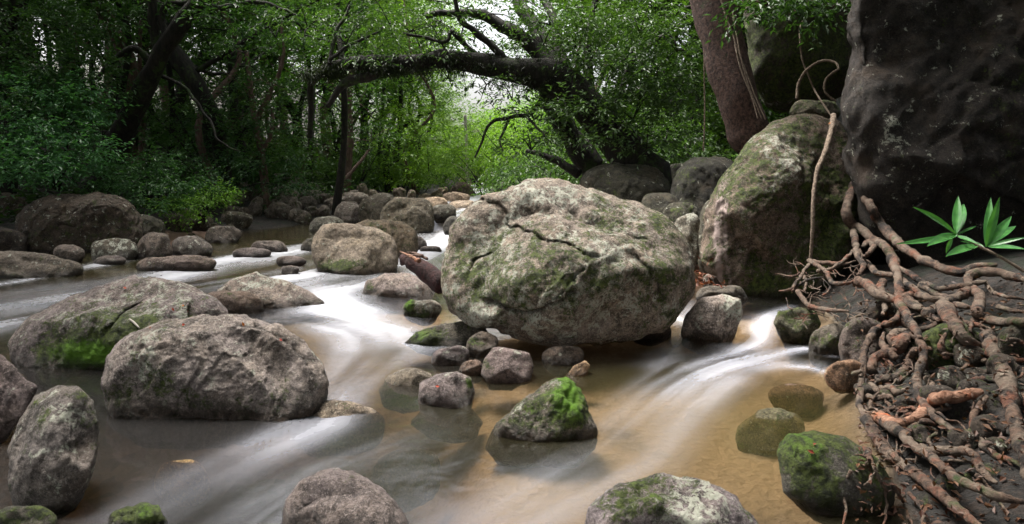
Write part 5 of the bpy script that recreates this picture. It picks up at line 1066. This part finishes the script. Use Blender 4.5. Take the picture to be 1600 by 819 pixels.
# ------------------------------------------------------------------ cobble piles on the banks (each a stone of its own)
cob = [rock(blob(0 + 500, 300, 560, 345, 300 + k, sq=2.4), 340, 'x', 4, 0.8, 0.6, 2.4, 6, 1.0, (1, 1, 1), moss=.1 + .08 * (k % 2), lichen=.1, seed=400 + k, zw=-3, t=18, wetband=0, name='bank_stone', cat='stone') for k in range(5)]
for c in cob: c['r0'] = 1.0
R = np.random.RandomState(4)
pile = []
def add_pile(n, x0, x1, y0, y1, s0, s1, grp, lab, tint, zoff=0.0):
    for _ in range(n):
        px = R.uniform(x0, x1); py = R.uniform(y0, y1); sp = R.uniform(s0, s1); pile.append((px, py, sp, grp, lab, tint))
add_pile(40, 345, 560, 318, 350, 14, 36, 'stones heaped on the far left bank', 'grey brown bank stone', (0.62, 0.57, 0.52))
add_pile(30, 400, 500, 285, 325, 14, 36, 'stones on the slope under the slender trees', 'dull stone on the slope', (0.5, 0.5, 0.44))
add_pile(20, 250, 380, 348, 375, 12, 34, 'stones beside the bare sand patch', 'mossy bank stone', (0.5, 0.47, 0.38))
add_pile(6, 560, 660, 300, 335, 14, 34, 'stones around the bright leafy tree', 'light brown stone', (0.9, 0.8, 0.65))
add_pile(9, 650, 760, 285, 322, 10, 30, 'pale stones of the upper stream', 'pale upstream stone', (1.4, 1.2, 1.0))
add_pile(10, 980, 1100, 290, 345, 18, 40, 'dark stones behind the huge boulder', 'dark mossy stone', (0.4, 0.4, 0.32))
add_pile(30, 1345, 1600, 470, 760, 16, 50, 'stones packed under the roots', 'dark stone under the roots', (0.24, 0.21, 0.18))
SM = [(1350, 620, 'at the waterline'), (1400, 520, 'by the pale curving roots'), (1480, 500, 'above the mossy angular boulder'), (1570, 480, 'under the sapling'), (1400, 600, 'left of the red worn root'), (1500, 600, 'beside the red worn root'),
      (1580, 600, 'by the tall slanting root'), (1400, 700, 'right of the oval mossy boulder'), (1500, 700, 'on the dark shaded boulder'), (1580, 720, 'at the right edge low down'), (1400, 790, 'at the bottom edge'), (1500, 790, 'by the black boulder at the bottom'), (1590, 800, 'in the bottom right corner')]
used = [False] * 5
for i, (px, py, sp, grp, lab, tint) in enumerate(pile):
    k = i % 5
    # march the ray to the ground
    t = 3.0
    while t < 60:
        p = P(px, py, t)
        if p[2] < gh(p[0], p[1]): break
        t *= 1.04
    src = cob[k]; o = src if not used[k] else src.copy()
    if used[k]: COL.objects.link(o)
    used[k] = True
    w0 = max(v.co.x for v in src.data.vertices) - min(v.co.x for v in src.data.vertices) if 'w0' not in src else src['w0']
    if 'w0' not in src: src['w0'] = w0
    sc = sp / F_PX * t / src['w0']
    o.location = (p[0], p[1], gh(p[0], p[1]) - 0.30 * sc * 0.8); o.scale = (sc, sc * R.uniform(.8, 1.2), sc * R.uniform(.75, 1.1)); o.rotation_euler = (R.uniform(-.3, .3), R.uniform(-.3, .3), R.uniform(0, 6.28))
    f = R.uniform(.75, 1.3)
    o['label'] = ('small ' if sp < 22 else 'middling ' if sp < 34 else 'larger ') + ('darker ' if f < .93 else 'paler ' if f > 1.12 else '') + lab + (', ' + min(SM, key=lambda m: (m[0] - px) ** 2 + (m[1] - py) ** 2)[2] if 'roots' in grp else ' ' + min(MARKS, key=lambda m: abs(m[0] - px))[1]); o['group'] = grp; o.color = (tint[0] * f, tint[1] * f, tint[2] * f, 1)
for c in cob:
    for q in ('w0', 'r0'):
        if q in c: del c[q]
for o in list(COL.objects):
    if o.name.startswith('bank_stone'):
        for q in ('w0', 'r0'):
            if q in o: del o[q]

# fallen leaves and a bleached stick on the boulders, dead leaf litter between the two big ones
dg = bpy.context.evaluated_depsgraph_get(); dg.update()
def hit(px, py):
    d = ray(px, py); ok, loc, nr, idx, ob, _ = S.ray_cast(dg, Vector(CAM), Vector(d / np.linalg.norm(d)))
    return (np.array(loc), np.array(nr)) if ok else (None, None)
for px, py, col, lab in [(272, 486, (1.6, .5, .4), 'red fallen leaf on the back of the sloping mossy boulder'), (198, 452, (2.2, 1.0, 1.0), 'pink fallen leaf near the top of the sloping mossy boulder'), (293, 489, (1.6, .7, .5), 'brown fallen leaf at the top left of the large pale boulder'),
        (238, 513, (1.4, .6, .4), 'rusty curled leaf on the left shoulder of the large pale boulder'), (291, 508, (1.8, .5, .5), 'small red leaf on the upper face of the large pale boulder'), (381, 510, (2.2, 1.6, .4), 'yellow fallen leaf on the right of the large pale boulder'),
        (441, 534, (1.6, .3, .3), 'dark red leaf at the right edge of the large pale boulder'), (688, 604, (2.4, .8, .8), 'pinkish red leaf on the grey stone in the shallows'), (915, 622, (2.2, .6, .3), 'orange leaf on the right slope of the pyramid shaped rock'),
        (1278, 695, (.9, .4, .35), 'brown leaf on top of the oval mossy boulder'), (1272, 709, (.8, .3, .3), 'small red leaf low on the oval mossy boulder'), (289, 479, (2.2, 2.0, .5), 'yellow speck of a leaf behind the large pale boulder'), (1299, 193, (2.6, 2.2, .4), 'yellow leaf stuck at the top of the woody vine')]:
    c, nr = hit(px, py)
    if c is None: continue
    lf = Leaves(int(px)); lf.c = [np.array([c + nr * .008])]; ax = np.cross(nr, [0.3, 0.8, .2]); ax /= np.linalg.norm(ax); lf.ax = [np.array([ax])]; lf.nm = [np.array([nr])]; lf.L = [np.array([.034])]; lf.rnd = [np.array([.8])]
    o = lf.build('fallen_leaf', LEAF_DEAD, None, tuple(c), tuple(v * .42 for v in col), .5); tag(o, lab, 'fallen leaf')
a, na = hit(402, 500 - 0) ; a1, n1 = hit(203, 501); a2, n2 = hit(219, 513)
if a1 is not None and a2 is not None:
    tb = Tubes(); tb.add([a1 + n1 * .012, (a1 + a2) / 2 + n1 * .015, a2 + n2 * .012], [.009, .010, .006], 6, .02); tag(tb.build('bleached_stick', BARK_PALE, None, tuple(a1)), 'short white bleached stick on the sloping mossy boulder', 'stick')
lt = Leaves(9); R = np.random.RandomState(2)
for _ in range(420):
    px, py = R.uniform(1088, 1132), R.uniform(385, 448); c, nr = hit(px, py)
    if c is None or nr[2] < .45 or c[2] > .5: continue
    lt.c.append(np.array([c + nr * .02])); v = R.randn(3); v /= np.linalg.norm(v); lt.ax.append(np.array([v])); w = np.cross(v, R.randn(3)); w /= np.linalg.norm(w); lt.nm.append(np.array([w])); lt.L.append(np.array([R.uniform(.04, .09)])); lt.rnd.append(np.array([R.rand()]))
o = lt.build('leaf_litter', LEAF_DEAD, None, tuple(P(1110, 430, 7)), (.45, .36, .36)); tag(o, 'reddish dead leaves heaped between the two biggest boulders', 'leaf litter', kind='stuff')

# low plants covering the slopes, and litter on the right bank
R = np.random.RandomState(6); ug = Leaves(66)
n = 10000; px = R.uniform(-350, 1250, n); Y = R.uniform(8, 60, n) ** 1.0; x = (px - 800) / 1000 * Y; pp = np.stack([x, Y], 1)
d, _, _ = seg_dist(pp, CH, True); k = (~inside(pp, CH)) & (d > np.where(x < 0, 1.6, 2.5) + 0.8 * R.rand(n)); x, Y = x[k], Y[k]
O = np.stack([x, Y, ground_h(x, Y) + R.uniform(.05, .5, len(x))], 1); D = R.randn(len(x), 3) * [1, 1, .4] + [0, 0, .3]; D /= np.linalg.norm(D, axis=1)[:, None]
ug.spray(O, D, 9, .5, .19, None, .6); o = ug.build('undergrowth', LEAF, None, (0, 0, 0), (.7, .8, .7)); tag(o, 'low leafy undergrowth covering the forest floor on both slopes', 'undergrowth', kind='stuff')
lt = Leaves(19)
for _ in range(800):
    px, py = R.uniform(1335, 1600), R.uniform(430, 819); t = bank_t(px, py) - R.uniform(0, .02); v = R.randn(3) * [1, 1, .4]; v /= np.linalg.norm(v); w = np.array([0, 0, 1.]) + R.randn(3) * .5; w -= v * (v @ w); w /= np.linalg.norm(w)
    lt.c.append(np.array([P(px, py, t)])); lt.ax.append(np.array([v])); lt.nm.append(np.array([w])); lt.L.append(np.array([R.uniform(.02, .055)])); lt.rnd.append(np.array([R.rand()]))
o = lt.build('bank_litter', LEAF_DEAD, None, tuple(base), (.17, .19, .19), .45); tag(o, 'brown dead leaves caught among the roots on the right bank', 'leaf litter', kind='stuff')
